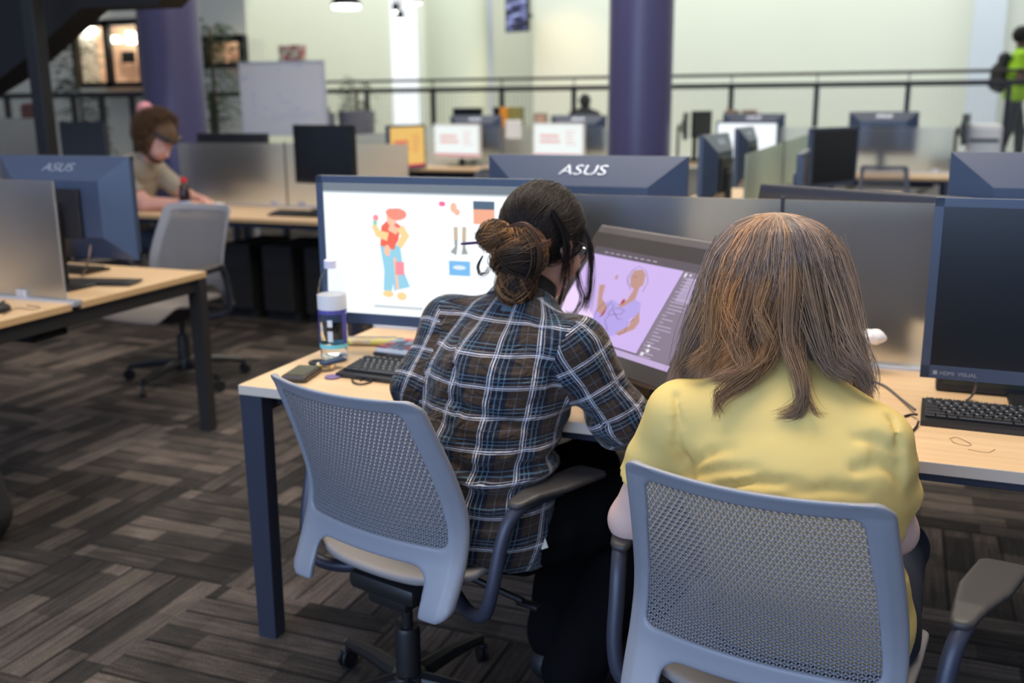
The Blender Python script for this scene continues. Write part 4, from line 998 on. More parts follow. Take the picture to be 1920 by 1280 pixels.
for px, Y, rz, lb, zc in ((1287, 12.35, R(98), 'small dark monitor edge right beside the purple column', 1.18), (1316, 12.5, R(70), 'tiny dark monitor second from the purple column', 1.2), (877, 12.4, 0, 'tiny dark monitor top over the left white screen', 1.25), (953, 12.45, 0, 'tiny dark monitor top beside the orange binders', 1.26), (1812, 11.9, R(82), 'slim dark monitor seen edge-on near the walking person', 1.16)):
    p = at(px, 250, Y); monitor(lb, (p.x, Y, .74), rz, .42, .32, zc, None, 'far monitors', faceted=False, detail=False, shell=BLK)
# long counter carrying the furthest machines
for x0, x1, lb in ((-6.9, -3.4, 'furthest counter left of the right purple column'), (-2.9, 3.4, 'furthest counter under the railing at right')):
    t = thing('counter', lb, 'counter', ((x0+x1)/2, 12.3, 0)); b = MB(); b.box((0, .25, .725), (x1-x0, .7, .03)); b.mk('worktop', WOOD, t)
    for x in (x0+.05, x1-.05): b = MB(); b.box((x-(x0+x1)/2, .25, .355), (.05, .6, .71)); b.mk('leg', DARK, t)
# ------------------------------------------------------------ things on the desks
t = keyboard('black keyboard at the right below the switched off monitor', (.30, 2.418, .742), R(-1.5), keys=True)
leg = mat('key_print', (.55, .57, .58), .6)
def legends(t, w=.445, d=.145):
    b = MB(); y = d/2-.016; u = w*.66/15; q = random.Random(4); 
    for ri in range(6):
        x = -w/2+.008+[0, 0, 1.5, 1.8, 2.3, 99][ri]*u
        for j in range(13-ri if ri < 5 else 0):
            kx = x+j*u+u*.35; kz = .0105+(y+d/2)/d*.014+.0065
            b.box((kx, y+.003, kz+.0004), (.0035+.002*q.random(), .0032, .0006))
            if ri in (1,): b.box((kx+.004, y-.003, kz+.0002), (.003, .0025, .0006))
        y -= .0185+(.004 if ri == 0 else 0)
    b.mk('key_legends', leg, t)
legends(t)
t = keyboard('black keyboard at the left beside the plaid shirt', (-1.175, 2.318, .742), R(-3.5), keys=True); legends(t)
def cable(label, pts, r=.0028, m=BLK, name='cable'):
    b = MB(); b.tube(spline(pts, 40), r, 8); o = b.mk(name, m, smooth=True); return tag(o, label, 'cable')
Z = lambda x, y, z=.744: atz(x, y, z)
cable('thin grey cable running from the yellow shirt to the right keyboard', [Z(1630, 712), Z(1660, 724), Z(1690, 748), Z(1716, 768, .752)], .003, mat('grey_cable', (.10, .10, .12), .5))
cable('short cable end at the left side of the right keyboard', [Z(1696, 780), Z(1708, 777), Z(1719, 777, .752)])
cable('short cable bending down in front of the right keyboard', [Z(1722, 790, .75), Z(1718, 800), Z(1707, 812)])
cable('loop of cable hanging below the right monitor', [at(1828, 706, 2.57), at(1830, 722, 2.56), Z(1822, 742, .75), Z(1808, 754, .752)], .003, MATS['grey_cable'])
cable('cable hanging from the dark monitor at left onto its desk', [at(170, 460, 3.1), at(165, 490, 3.1), Z(155, 515), Z(138, 535)], .004, mat('tan_cable', (.20, .14, .10), .5))
t = thing('cable_box', 'low black cable box under the right monitor', 'box', (.345, 2.70, .742)); b = MB(); b.box((-.05, 0, .026), (.36, .07, .052), b=.004); b.mk('box_shell', BLK, t); b = MB(); b.box((-.05, -.036, .03), (.33, .004, .02)); b.mk('slot', mat('dark_green_plastic', (.03, .035, .02), .4), t)
# hair strands lying on the desk
b = MB(); b.tube(spline([Z(1780, 822, .7412), Z(1795, 820, .7412), Z(1820, 832, .7412), Z(1812, 835, .7412), Z(1790, 830, .7412), Z(1783, 824, .7412)], 30), .0006, 5); b.tube(spline([Z(1815, 842, .7412), Z(1850, 848, .7412), Z(1866, 842, .7412)], 12), .0005, 5)
tag(b.mk('hair_strand', mat('hair_line', (.22, .12, .06), .5)), 'curled loose hair strand lying on the desk before the right keyboard', 'hair')
# paper tissue on the rail
s = SDF((-.09, -.05, -.13), (.08, .05, .06), .004); s.cone((-.05, 0, .02), (.03, .0, .022), .020, .024, .02, (0, 1, 0), 1.3); s.cone((.03, 0, .022), (.055, 0, .018), .022, .006, .02); s.cone((-.05, 0, .02), (-.015, 0, -.015), .012, .008, .01); s.cone((-.06, 0, .01), (-.062, 0, -.112), .014, .009, .01)
X, Y, Zg = np.meshgrid(*s.ax, indexing='ij'); s.F += (.003*np.sin(X*160+Zg*90)*np.sin(Y*130+X*70)).astype(np.float32)
o = s.mk('paper_tissue', mat('tissue_white', (.85, .83, .86), .8), None, 1); o.location = at(1622, 626, 2.80)-Vector((0, 0, .022)); o.scale = (.95, .8, .75); tag(o, 'crumpled white tissue against the divider right of the long hair', 'tissue')
# water bottle
bp = Z(628, 674, .742); t = thing('water_bottle', 'tall clear water bottle with white and blue label', 'bottle', bp); t.scale = (1.17, 1.17, 1.19)
b = MB(); b.lathe([(.001, .004), (.030, .0), (.034, .008), (.0335, .03), (.0345, .06), (.0345, .15), (.034, .17), (.028, .200), (.016, .222), (.0125, .228), (.0125, .240), (.0115, .24), (.011, .230), (.014, .221), (.0265, .199), (.0325, .17), (.033, .06), (.032, .01), (.001, .008)], n=40); b.mk('bottle_shell', CLEAR, t, smooth=True)
b = MB(); b.lathe([(.001, .009), (.031, .012), (.0318, .05), (.0322, .135), (.001, .135)], n=36); b.mk('water', glass('water', (.93, .97, 1.0), .0, 1.2), t, smooth=True)
b = MB(); b.lathe([(.0355, .128), (.0357, .129), (.0357, .163), (.0350, .163)], n=40); b.mk('label_upper', mat('label_white', (.80, .80, .80), .5), t, smooth=True)
def arc_label(z0, z1, a0, a1, m, nm, r=.0352):
    b = MB(); n = 14; v = []
    for k in range(n+1):
        a = R(a0+(a1-a0)*k/n); v += [(r*cos(a), r*sin(a), z0), (r*cos(a), r*sin(a), z1)]
    b.add(v, [(2*k, 2*k+2, 2*k+3, 2*k+1) for k in range(n)]); return b.mk(nm, m, t, smooth=True)
blue = mat('label_blue', (.10, .09, .38), .4)
arc_label(.118, .128, 0, 360, blue, 'label_blue_band'); arc_label(.045, .118, -168, -128, blue, 'label_blue_strip'); arc_label(.045, .118, -20, 8, blue, 'label_blue_strip')
arc_label(.088, .105, -82, -62, MATS['label_white'], 'label_patch'); arc_label(.052, .078, -82, -62, MATS['label_white'], 'label_patch')
arc_label(.034, .044, 0, 360, mat('label_aqua', (.22, .70, .72), .4), 'label_aqua_band')
b = MB(); b.lathe([(.001, .226), (.0150, .226), (.0150, .244), (.013, .246), (.001, .246)], n=32); b.mk('cap', mat('cap_white', (.80, .78, .86), .4), t, smooth=True)
# phone
t = thing('smartphone', 'dark smartphone lying screen up behind the left chair back', 'phone', Z(566, 706, .742), R(10)); b = MB(); b.box((0, 0, .009), (.074, .118, .018), b=.008); b.mk('phone_case', mat('phone_case_brown', (.05, .035, .025), .4), t, smooth=False); b = MB(); b.box((0, 0, .0185), (.058, .100, .002), b=.0008); b.mk('screen', mat('phone_glass', (.05, .05, .025), .12, coat=.3), t)
# keys and lanyard
t = thing('key_bunch', 'bunch of keys and charms on a dark blue strap beside the bottle', 'keys', Z(612, 690, .742), R(15))
b = MB(); b.tube([( .018*cos(a), .03+.014*sin(a), .006+.004*sin(2*a)) for a in np.linspace(0, 6.28, 20)], .003, 6); b.mk('key_ring', SILVER, t, smooth=True)
b = MB(); b.box((.02, -.005, .022), (.028, .075, .010), rz=-.6, b=.003); b.mk('strap', mat('navy_strap', (.03, .05, .11), .6), t)
b = MB(); b.tube([(-.03+.022*cos(a), .02+.02*sin(a), .01) for a in np.linspace(0, 6.28, 16)], .006, 6); b.mk('dark_charm', BLK, t, smooth=True)
for k, (x, y, c) in enumerate(((-.012, -.012, (.7, .55, .1)), (.022, -.022, (.6, .35, .12)), (-.02, 0, (.7, .68, .6)), (.004, .012, (.25, .35, .45)))):
    b = MB(); b.lathe([(.001, 0), (.008, .003), (.009, .010), (.001, .015)], (x, y, .003), 12); b.mk('charm', mat('charm_%s' % 'abcd'[k], c, .3), t, smooth=True)
b = MB(); b.lathe([(.001, 0), (.021, 0), (.022, .003), (.001, .004)], (.0, 0, 0), 28); o = b.mk('round_badge', mat('badge_purple', (.20, .14, .32), .4), smooth=True, loc=Z(624, 707, .7415)); tag(o, 'flat purple round badge lying in front of the keys', 'badge')
b = MB(); b.tube(spline([Z(660, 710), Z(664, 717), Z(678, 720), Z(694, 716), Z(700, 709), Z(690, 712), Z(680, 710), Z(676, 713)], 40), .0024, 6); tag(b.mk('bracelet', BLK, smooth=True), 'thin dark corded bracelet in front of the left keyboard', 'bracelet')
# comic-like booklet, black tray, wrapper
t = thing('booklet', 'blue and red booklet lying behind the left keyboard', 'booklet', Z(757, 650, .758), R(-6)); b = MB(); b.box((0, 0, 0), (.115, .13, .014)); b.mk('pages', MATS['label_white'], t); b = MB(); b.box((0, 0, .008), (.112, .127, .002))
mc, t_, n_, l_, bb = nodes_of('booklet_cover'); nz = n_.new('ShaderNodeTexVoronoi'); nz.inputs['Scale'].default_value = 34; tc_ = n_.new('ShaderNodeTexCoord'); l_.new(tc_.outputs['Object'], nz.inputs['Vector']); sp_ = n_.new('ShaderNodeSeparateColor'); l_.new(nz.outputs['Color'], sp_.inputs[0]); rp = n_.new('ShaderNodeValToRGB'); rp.color_ramp.interpolation = 'CONSTANT'; l_.new(sp_.outputs[0], rp.inputs[0]); e = rp.color_ramp.elements; e[0].color = (.05, .09, .22, 1); e[1].position = .8; e[1].color = (.75, .03, .06, 1)
for p_, c_ in ((.3, (.22, .33, .50)), (.5, (.40, .48, .60)), (.68, (.04, .05, .12))): q = e.new(p_); q.color = (*c_, 1)
l_.new(rp.outputs[0], bb.inputs['Base Color']); b.mk('cover', mc, t)
b = MB(); b.box((-.03, -.052, .0098), (.035, .018, .0015)); b.box((-.035, -.015, .0098), (.022, .016, .0015)); b.mk('red_print', mat('print_red', (.80, .03, .06), .4), t)
b = MB(); b.box((0, 0, 0), (.30, .05, .010), b=.003); o = b.mk('pen_tray', BLK, loc=Z(790, 668, .7475), rot=(0, 0, R(-3))); tag(o, 'slim black tray between booklet and left keyboard', 'tray')
t = thing('pencil_pouch', 'soft yellow patterned pouch lying between bottle and booklet', 'pouch', Z(697, 645, .742), R(18))
s = SDF((-.11, -.04, -.02), (.11, .04, .05), .005); s.cone((-.085, 0, .010), (.085, 0, .010), .011, .012, .01, (0, 1, 0), 2.0)
mc, t_, n_, l_, bb = nodes_of('pouch_print'); nz = n_.new('ShaderNodeTexNoise'); nz.inputs['Scale'].default_value = 32; tc_ = n_.new('ShaderNodeTexCoord'); l_.new(tc_.outputs['Object'], nz.inputs['Vector']); rp = n_.new('ShaderNodeValToRGB'); l_.new(nz.outputs['Fac'], rp.inputs[0]); e = rp.color_ramp.elements; e[0].position = .4; e[0].color = (.62, .45, .22, 1); e[1].position = .62; e[1].color = (.78, .68, .14, 1); q = e.new(.5); q.color = (.62, .55, .42, 1); l_.new(rp.outputs[0], bb.inputs['Base Color'])
s.mk('pouch_body', mc, t, 1); b = MB(); b.box((0, 0, .0235), (.16, .004, .002)); b.mk('zip', mat('zip_grey', (.4, .4, .42), .4), t)
# left bench
keyboard('black keyboard on the left bench under the dark monitor', (-3.55, 3.43, .742), pi, keys=False)
t = thing('graphics_tablet', 'thin black graphics tablet on the left bench near its corner', 'drawing tablet', Z(180, 529, .745), R(14)); b = MB(); b.box((0, 0, .004), (.36, .12, .008), b=.003); b.mk('tablet_body', BLK, t); b = MB(); b.box((.0, 0, .0085), (.30, .10, .001)); b.mk('drawing_area', BLKM, t)
t = thing('computer_mouse', 'black computer mouse at the left edge of the left bench', 'mouse', Z(-3, 585, .742)); s = SDF((-.05, -.07, -.02), (.05, .07, .06), .005); s.ell((0, 0, .008), (.032, .052, .026), k=.01); s.cut((0, 0, 0), (0, 0, -1)); s.mk('mouse_body', BLK, t, 1); b = MB(); b.box((0, .025, .034), (.006, .016, .006)); b.mk('scroll_wheel', DARK, t)
b = MB(); b.tube(spline([Z(5, 590), Z(30, 578), Z(60, 580), Z(75, 576), Z(50, 572)], 30), .0016, 6); tag(b.mk('cable', MATS['tan_cable'], smooth=True), 'thin cable lying on the left bench beside the mouse', 'cable')
# bearded person's desk
t = thing('soda_bottle', 'dark soda bottle with red cap in front of the bearded person', 'bottle', (-4.62, 5.62, .742)); b = MB(); b.lathe([(.001, 0), (.038, 0), (.041, .02), (.038, .09), (.041, .12), (.034, .17), (.015, .205), (.014, .215), (.001, .215)], n=24); b.mk('bottle_body', mat('cola_brown', (.03, .012, .012), .15), t, smooth=True); b = MB(); b.lathe([(.0415, .03), (.0418, .03), (.0402, .085), (.0398, .085)], n=24); b.mk('label', mat('label_lilac', (.45, .48, .66), .5), t, smooth=True); b = MB(); b.lathe([(.001, .212), (.022, .212), (.022, .240), (.001, .242)], n=24); b.mk('cap', mat('cap_red', (.75, .02, .03), .35), t, smooth=True)
t = thing('paper_cup', 'small white cup on the desk right of the soda bottle', 'cup', (-4.38, 5.68, .742)); b = MB(); b.lathe([(.001, 0), (.026, 0), (.034, .07), (.033, .07), (.001, .005)], n=20); b.mk('cup_body', WHITE, t, smooth=True); b = MB(); b.tube([(.03, 0, .02), (.05, 0, .03), (.05, 0, .05), (.033, 0, .058)], .004, 6); b.mk('handle', WHITE, t, smooth=True)
keyboard('dark keyboard on the bench of the bearded person', (-3.75, 5.72, .742), 0, keys=False)
for k, (x, w) in enumerate(((-3.62, .5), (-4.30, .5), (-3.96, .5))):
    t = thing('computer_tower', ('black computer tower under the far bench, right one', 'black computer tower under the far bench, left one', 'black computer tower under the far bench, middle one')[k], 'computer', (x, 5.95, 0), 0, 'computer towers'); b = MB(); b.box((0, 0, .30), (.24, .5, .46), b=.01); b.mk('case', BLKM, t); b = MB(); b.box((0, -.252, .40), (.20, .006, .10)); b.mk('front_panel', BLK, t); b = MB(); b.box((0, 0, .035), (.26, .4, .07)); b.mk('trolley', BLKM, t)
# whiteboard
p0, p1 = at(452, 121, 9.0), at(604, 121, 9.0); cx = (p0.x+p1.x)/2; w = p1.x-p0.x; t = thing('whiteboard', 'rolling whiteboard with faint blue writing behind the bench', 'whiteboard', (cx, 9.0, 0), R(2))
mcw, t_, n_, l_, bb = nodes_of('whiteboard_surface'); nz = n_.new('ShaderNodeTexNoise'); nz.inputs['Scale'].default_value = 10; nz.inputs['Detail'].default_value = 4; tc_ = n_.new('ShaderNodeTexCoord'); l_.new(tc_.outputs['Object'], nz.inputs['Vector']); rp = n_.new('ShaderNodeValToRGB'); l_.new(nz.outputs['Fac'], rp.inputs[0]); e = rp.color_ramp.elements; e[0].position = .60; e[0].color = (.56, .58, .62, 1); e[1].position = .70; e[1].color = (.44, .50, .60, 1); l_.new(rp.outputs[0], bb.inputs['Base Color']); bb.inputs['Roughness'].default_value = .3
b = MB(); b.box((0, 0, 1.53), (w, .02, .72)); b.mk('board', mcw, t)
b = MB(); b.box((0, 0, 1.895), (w+.03, .03, .015)); b.box((0, 0, 1.165), (w+.03, .03, .015)); b.box((-w/2-.008, 0, 1.53), (.015, .03, .745)); b.box((w/2+.008, 0, 1.53), (.015, .03, .745)); b.mk('frame', SILVER, t)
for sx_ in (-1, 1): b = MB(); b.box((sx_*(w/2-.05), .03, .6), (.035, .035, 1.14)); b.box((sx_*(w/2-.05), .0, .05), (.05, .5, .04)); b.mk('leg', SILVER, t)
writing = MB()
for k, (x, z) in enumerate(((.05, 1.50), (.12, 1.42), (.2, 1.36), (-.1, 1.33), (.3, 1.38), (.05, 1.36))):
    writing.tube([(x-.06+.02*i, -.011, z+.018*sin(i*2.1+k)) for i in range(8)], .0025, 5)
writing.mk('marker_writing', mat('marker_blue', (.36, .44, .62), .5), t)
# patterned bag, planters, palms
b = MB(); a = at(548, 103, 12.6)
mcg, t_, n_, l_, bb = nodes_of('red_white_pattern'); nz = n_.new('ShaderNodeTexVoronoi'); nz.inputs['Scale'].default_value = 22; tc_ = n_.new('ShaderNodeTexCoord'); l_.new(tc_.outputs['Object'], nz.inputs['Vector']); sp_ = n_.new('ShaderNodeSeparateColor'); l_.new(nz.outputs['Color'], sp_.inputs[0]); rp = n_.new('ShaderNodeValToRGB'); rp.color_ramp.interpolation = 'CONSTANT'; l_.new(sp_.outputs[0], rp.inputs[0]); e = rp.color_ramp.elements; e[0].color = (.45, .12, .12, 1); e[1].position = .55; e[1].color = (.62, .58, .46, 1); q = e.new(.35); q.color = (.28, .22, .14, 1); l_.new(rp.outputs[0], bb.inputs['Base Color'])
b.prism([(-.21, -.16), (.21, -.16), (.19, .02), (.19, .13), (-.19, .13), (-.18, .0)], -.06, .06); o = b.mk('patterned_sign', mcg, loc=a); b = MB(); b.tube([(0, .1, 0), (0, .1, -a.z+.002)], .02, 6); b.mk('sign_pole', STEEL, o); tag(o, 'red and white patterned board rising behind the whiteboard', 'sign')
LEAF = mat('leaf_green', (.045, .085, .022), .6); LEAFD = mat('leaf_dark', (.02, .035, .014), .6)
def palm(label, base, h, r, n, m, seed=1, name='potted_palm', pot=(.18, .3)):
    q = np.random.default_rng(seed); t = thing(name, label, 'plant', base)
    b = MB(); 
    for i in range(n):
        a = q.uniform(0, 2*pi); z0 = h*q.uniform(.35, .95); L = r*q.uniform(.6, 1.1); dx, dy = cos(a), sin(a)
        st = [Vector((dx*L*tt, dy*L*tt, z0+h*.12*sin(tt*2.4)-L*.55*tt*tt)) for tt in np.linspace(0, 1, 7)]
        for k in range(1, 7):
            p = st[k]; 
            for sd in (-1, 1):
                tip = p+Vector((dx*.06-dy*sd*.11, dy*.06+dx*sd*.11, -.05))*(r/.35); wv = Vector((dx, dy, 0))*.016*(r/.35)
                b.add([p-wv, p+wv, tip], [(0, 1, 2)])
    b.mk('fronds', m, t); b = MB(); b.tube([(0, 0, 0), (.02, 0, h*.5), (0, .01, h*.95)], .02, 8); b.mk('stem', mat('palm_stem', (.10, .07, .04), .8), t)
    b = MB(); b.lathe([(.001, 0), (pot[0]*.75, 0), (pot[0], pot[1]), (pot[0]*.9, pot[1]), (.001, pot[1]*.9)], n=20); b.mk('pot', mat('pot_slate', (.16, .17, .22), .6), t, smooth=True); return t
palm('dark palm in front of the lit shop window', (at(150, 200, 11.5).x, 11.5, 0), 2.35, .40, 60, LEAFD, 2)
palm('tall green palm just right of the left purple column', (at(402, 200, 10.2).x, 10.2, 0), 2.5, .34, 90, LEAF, 3)
palm('small bushy plant in slate pots right of the whiteboard', (at(668, 200, 12.6).x, 12.6, 0), 1.78, .26, 70, LEAFD, 4, pot=(.26, 1.38))
palm('narrow dark plant pot beside the whiteboard edge', (at(614, 200, 12.2).x, 12.2, 0), 1.5, .12, 10, LEAFD, 5, pot=(.10, 1.36))
# small things along the far counter
for px, c, lb in ((951, (.80, .32, .03), 'orange binder standing on the far counter'), (967, (.28, .25, .06), 'olive binder beside the orange one on the far counter')):
    p = at(px, 220, 12.3); b = MB(); b.box((0, 0, .16), (.11, .25, .32), b=.004); o = b.mk('binder', mat('binder_%d' % px, c, .5), loc=(p.x, 12.3, 1.10)); tag(o, lb, 'binder', 'binders')
b = MB(); b.box((0, 0, .18), (.36, .30, .36), b=.004); tag(b.mk('storage_box', mat('box_grey', (.25, .26, .26), .6), loc=(at(958, 220, 12.3).x, 12.3, .742)), 'grey storage box carrying the orange and olive binders', 'box')
p = at(1014, 216, 12.2); b = MB(); b.box((0, 0, .17), (.17, .03, .22)); o = b.mk('picture_frame', mat('frame_brown', (.22, .15, .10), .5), loc=(p.x, 12.2, 1.06)); b = MB(); b.box((0, -.017, .17), (.13, .002, .18)); b.mk('picture', mat('picture_pink', (.60, .38, .28), .6), o); b = MB(); b.box((0, 0, -.13), (.05, .05, .38)); b.mk('frame_stand', STEEL, o); tag(o, 'small brown picture frame standing left of the purple column', 'frame')
b = MB(); b.box((0, 0, 0), (.20, .03, .22), b=.01); p = at(958, 243, 11.1); o = b.mk('paper_note', WHITE, loc=(p.x, 11.19, p.z)); tag(o, 'white paper note on the divider between the two white screens', 'paper')
for k, (px, lb) in enumerate(((1372, 'brown box on the far counter, left of two'), (1405, 'brown box on the far counter, right of two'))):
    p = at(px, 210, 12.4); b = MB(); b.box((0, 0, .10), (.16, .12, .22), b=.004); o = b.mk('cardboard_box', mat('cardboard', (.30, .22, .15), .8), loc=(p.x, 12.4, 1.16)); tag(o, lb, 'box', 'brown boxes'); b = MB(); b.box((0, 0, -.2), (.1, .1, .4)); b.mk('plinth', STEEL, o)
# white printer near the walking person
p = at(1846, 235, 12.2); t = thing('printer', 'white box-shaped printer below the walking person', 'printer', (p.x, 12.2, .742)); b = MB(); b.box((0, 0, .26), (.36, .36, .42), b=.05); b.mk('printer_body', WHITE, t); b = MB(); b.box((0, 0, .03), (.5, .4, .06)); b.mk('printer_base', BLK, t); b = MB(); b.box((0, -.17, .30), (.28, .05, .03)); b.mk('paper_slot', BLK, t)
t = thing('black_case', 'low black case on the counter by the railing at right', 'case', (p.x-.1, 11.95, .742)); b = MB(); b.box((0, 0, .06), (.85, .12, .12), b=.01); b.mk('case_body', BLKM, t)
# pink round thing behind the bearded person
s = SDF((-.12, -.12, -.12), (.12, .12, .14), .012); s.ell((0, 0, 0), (.085, .085, .09), k=.01); o = s.mk('pink_ball', mat('pink_rubber', (.70, .30, .36), .5), None, 1); o.location = at(272, 208, 8.0); b = MB(); b.tube([(0, 0, -.05), (0, 0, -o.location.z)], .02, 6); b.mk('ball_stand', STEEL, o); tag(o, 'pink round ball showing over the bearded person', 'ball')
# backpack at the lower left
s = SDF((-.26, -.24, -.02), (.26, .24, .50), .010); s.cone((0, 0, .12), (0, 0, .30), .15, .12, .05, (1, 0, 0), 1.25); s.cone((.08, -.10, .10), (.08, -.10, .22), .07, .06, .04); s.cut((0, 0, .002), (0, 0, -1))
bx = atz(-42, 1040, 0); t = thing('backpack', 'black backpack standing on the carpet at the left edge', 'bag', (bx.x-.12, bx.y+.03, 0), R(20)); s.mk('bag_body', mat('bag_black', (.010, .010, .012), .7, bump=.4, bscale=80), t, 2)
b = MB(); b.tube(spline([(.12, -.12, .28), (.20, -.16, .20), (.215, -.14, .10), (.14, -.14, .03)], 20), .013, 8, flat=.5); b.mk('strap', BLKM, t, smooth=True)

# ------------------------------------------------------------ chairs
chair('grey perforated chair at the left, holding the plaid shirted person', (-1.066, 1.746), R(-13.8), 'task chairs', zs=1.02, xs=.985)
chair('grey perforated chair in front of the yellow shirt', (-.188, 1.514), R(-8.6), 'task chairs', zs=1.015)
chair('empty grey chair between left bench and far bench', (-3.56, 4.42), R(176), 'task chairs', zs=1.08)

# dark red armchair far left
t = thing('armchair', 'dark red armchair far behind the staircase at the left edge', 'armchair', (at(22, 190, 11.5).x, 11.5, 0), R(-20)); mr_ = mat('dark_red_fabric', (.14, .025, .022), .85)
b = MB(); b.box((0, 0, .30), (.75, .75, .30), b=.05); b.mk('seat', mr_, t); b = MB(); b.box((0, .34, .90), (.80, .16, 1.25), b=.06); b.mk('backrest', mr_, t)
for q_ in (-1, 1): b = MB(); b.box((q_*.40, 0, .42), (.14, .75, .55), b=.04); b.mk('armrest', mr_, t)
for q_ in ((-1, -1), (1, -1), (1, 1), (-1, 1)): b = MB(); b.box((q_[0]*.32, q_[1]*.30, .075), (.05, .05, .15)); b.mk('leg', BLK, t)
# ------------------------------------------------------------ the person in the plaid shirt
J1 = dict(pelvis=(-.862, 2.005, .53), waist=(-.866, 2.025, .68), chest=(-.845, 2.085, .83), upper=(-.835, 2.14, .925), neck=(-.825, 2.185, 1.00), head=(-.800, 2.25, 1.135),
          shL=(-1.005, 2.16, .935), shR=(-.655, 2.07, .925), elL=(-1.045, 2.06, .800), elR=(-.560, 2.095, .765), wrL=(-.945, 2.32, .785), wrR=(-.675, 2.32, .79),
          hipL=(-.95, 2.04, .50), hipR=(-.765, 2.00, .50), knL=(-.74, 2.42, .49), knR=(-.515, 2.31, .50), anL=(-.76, 2.22, .085), anR=(-.675, 2.06, .085))
p1, A1, H1, hl1, P1, O1 = person('person with a dark bun in a plaid shirt bending towards the pen display', J1, (.42, .86, -.42), (.05, .25, 1), (.967, -.256, 0),
    PLAID, SKIN, mat('black_trousers', (.004, .004, .005), .95, spec=.08), None, sl=1.75, shirt_uv=True, hem=.455, probe=[(1020, 1018), (1022, 1012), (1018, 1022), (1010, 1015)], grooves=[(.007, [(835, 745), (900, 775), (985, 800)]), (.008, [(840, 840), (920, 868), (1010, 872)]), (.008, [(1060, 835), (990, 850), (900, 905)]), (.007, [(1035, 700), (1037, 745)]), (.008, [(1072, 800), (1040, 850)]), (.006, [(860, 620), (850, 700), (860, 780)]), (.009, [(1075, 745), (1068, 790)]), (.007, [(1120, 650), (1160, 720)]), (.007, [(1095, 780), (1150, 800)])], waist_fold=.012, wrinkle=.008, torso_w=(1.20, 1.18, 1.22, 1.45), torso_r=(.135, .125, .128, .088), shoulder_r=.066, arm_r=(.055, .050, .044, .030), neck_r=.048, hsc=1.08, leg_r=(.10, .092, .078))
# collar of the shirt and black top under it
def collar(P, ax, r, w, hgt, m, parent, nm, side, gap=.6, tiltb=.02, z0=0., th=.004, uv=False):
    ax = unit(ax); s_ = unit(np.array(side)-(np.array(side)@ax)*ax); f = np.cross(ax, s_); n = 40; V = []; Fc = []; UV = []
    for i in range(n+1):
        a = gap+(2*pi-2*gap)*i/n; d = s_*sin(a)*w+f*cos(a)
        for k, (rr, zz) in enumerate(((r*1.04, 0), (r, hgt*.6), (r*.98, hgt), (r*.98+th, hgt), (r+th*2.2, hgt*.5), (r*1.06+th*3.5, -.006))):
            V.append(P+d*rr+ax*(zz+z0)+(ax*tiltb*(-cos(a)*.5))); UV.append((a*r*1.1, zz+k*.006))
    for i in range(n):
        for k in range(5): Fc.append((i*6+k, i*6+6+k, i*6+7+k, i*6+1+k))
    me = mesh(nm, V, Fc, True)
    if uv:
        u = me.uv_layers.new(name='UVMap')
        for l in me.loops: u.data[l.index].uv = UV[l.vertex_index]
    return obj(nm, me, m, parent)
nax1 = unit(P1['head']-P1['neck'])*.5+unit(P1['neck']-P1['upper'])*.5
collar(P1['neck']-unit(nax1)*.010, nax1, .068, 1.12, .030, PLAID, p1, 'collar', (.967, -.256, 0), .5, uv=True)
collar(P1['neck']-unit(nax1)*.02, nax1, .060, 1.08, .075, mat('black_knit', (.006, .006, .007), .85), p1, 'black_undershirt_collar', (.967, -.256, 0), .4)
b = MB(); b.box((0, 0, 0), (.016, .003, .022), b=.001); tg = b.mk('hem_label', mat('label_cream', (.55, .52, .45), .6), p1, loc=next((Vector(v_)-Vector((0, .004, 0)) for v_ in PROBE.values() if v_ is not None), Vector((.13, -.08, .5))), rot=(R(-20), R(-20), R(20)))
HB = hair_mat('dark_hair', .32, .46)
cap = cap_mesh('hair', hl1, A1, HB, p1, (.010, .007, .006), r=1.10, low=-.085, face_cut=.050, hsc=1.08,
   extra=lambda s: s.cone(hl1(-.0, -.055, -.02), hl1(.0, -.055, -.085), .062, .045, .03))
# strands drawn back from the hairline to the bun
bun_c = np.array(at(975, 478, 2.125))-O1
def loc_of(p): q = p-H1; return np.array([q@A1[0], q@A1[1], q@A1[2]])
bl = loc_of(bun_c)
N = 2600; st = RNG.normal(size=(N, 3)); st /= np.linalg.norm(st, axis=1, keepdims=True)
st[:, 1] = np.abs(st[:, 1])*.9-.15; st[:, 2] = np.where(st[:, 2] < -.35, np.abs(st[:, 2]), st[:, 2])
keep = ~((st[:, 1] > .35) & (st[:, 2] < .45)); st = st[keep]; N = len(st)
st /= np.linalg.norm(st, axis=1, keepdims=True); en = unit((bl-np.array([0, -.012, .03]))/np.array([.074, .094, .09]))
en = en[None]+RNG.normal(size=(N, 3))*.16; en /= np.linalg.norm(en, axis=1, keepdims=True)
K_ = 14; tt = np.linspace(0, 1, K_); om = np.arccos(np.clip((st*en).sum(1), -.999, .999))[:, None, None]
D = (np.sin((1-tt)[None, :, None]*om)*st[:, None]+np.sin(tt[None, :, None]*om)*en[:, None])/np.sin(om)
rad = 1.17+RNG.uniform(0, .05, (N, 1, 1))+.012*np.sin(tt*9)[None, :, None]*RNG.normal(size=(N, 1, 1))*.5
q = D*np.array([.078, .097, .093])*rad+np.array([0, -.013, .032])
PA = H1+q[..., 0:1]*A1[0]+q[..., 1:2]*A1[1]+q[..., 2:3]*A1[2]
strands('hair_strands', PA, RNG.uniform(.0006, .0011, N), jitter_cols((.016, .011, .009), N, .6), HB, cap)
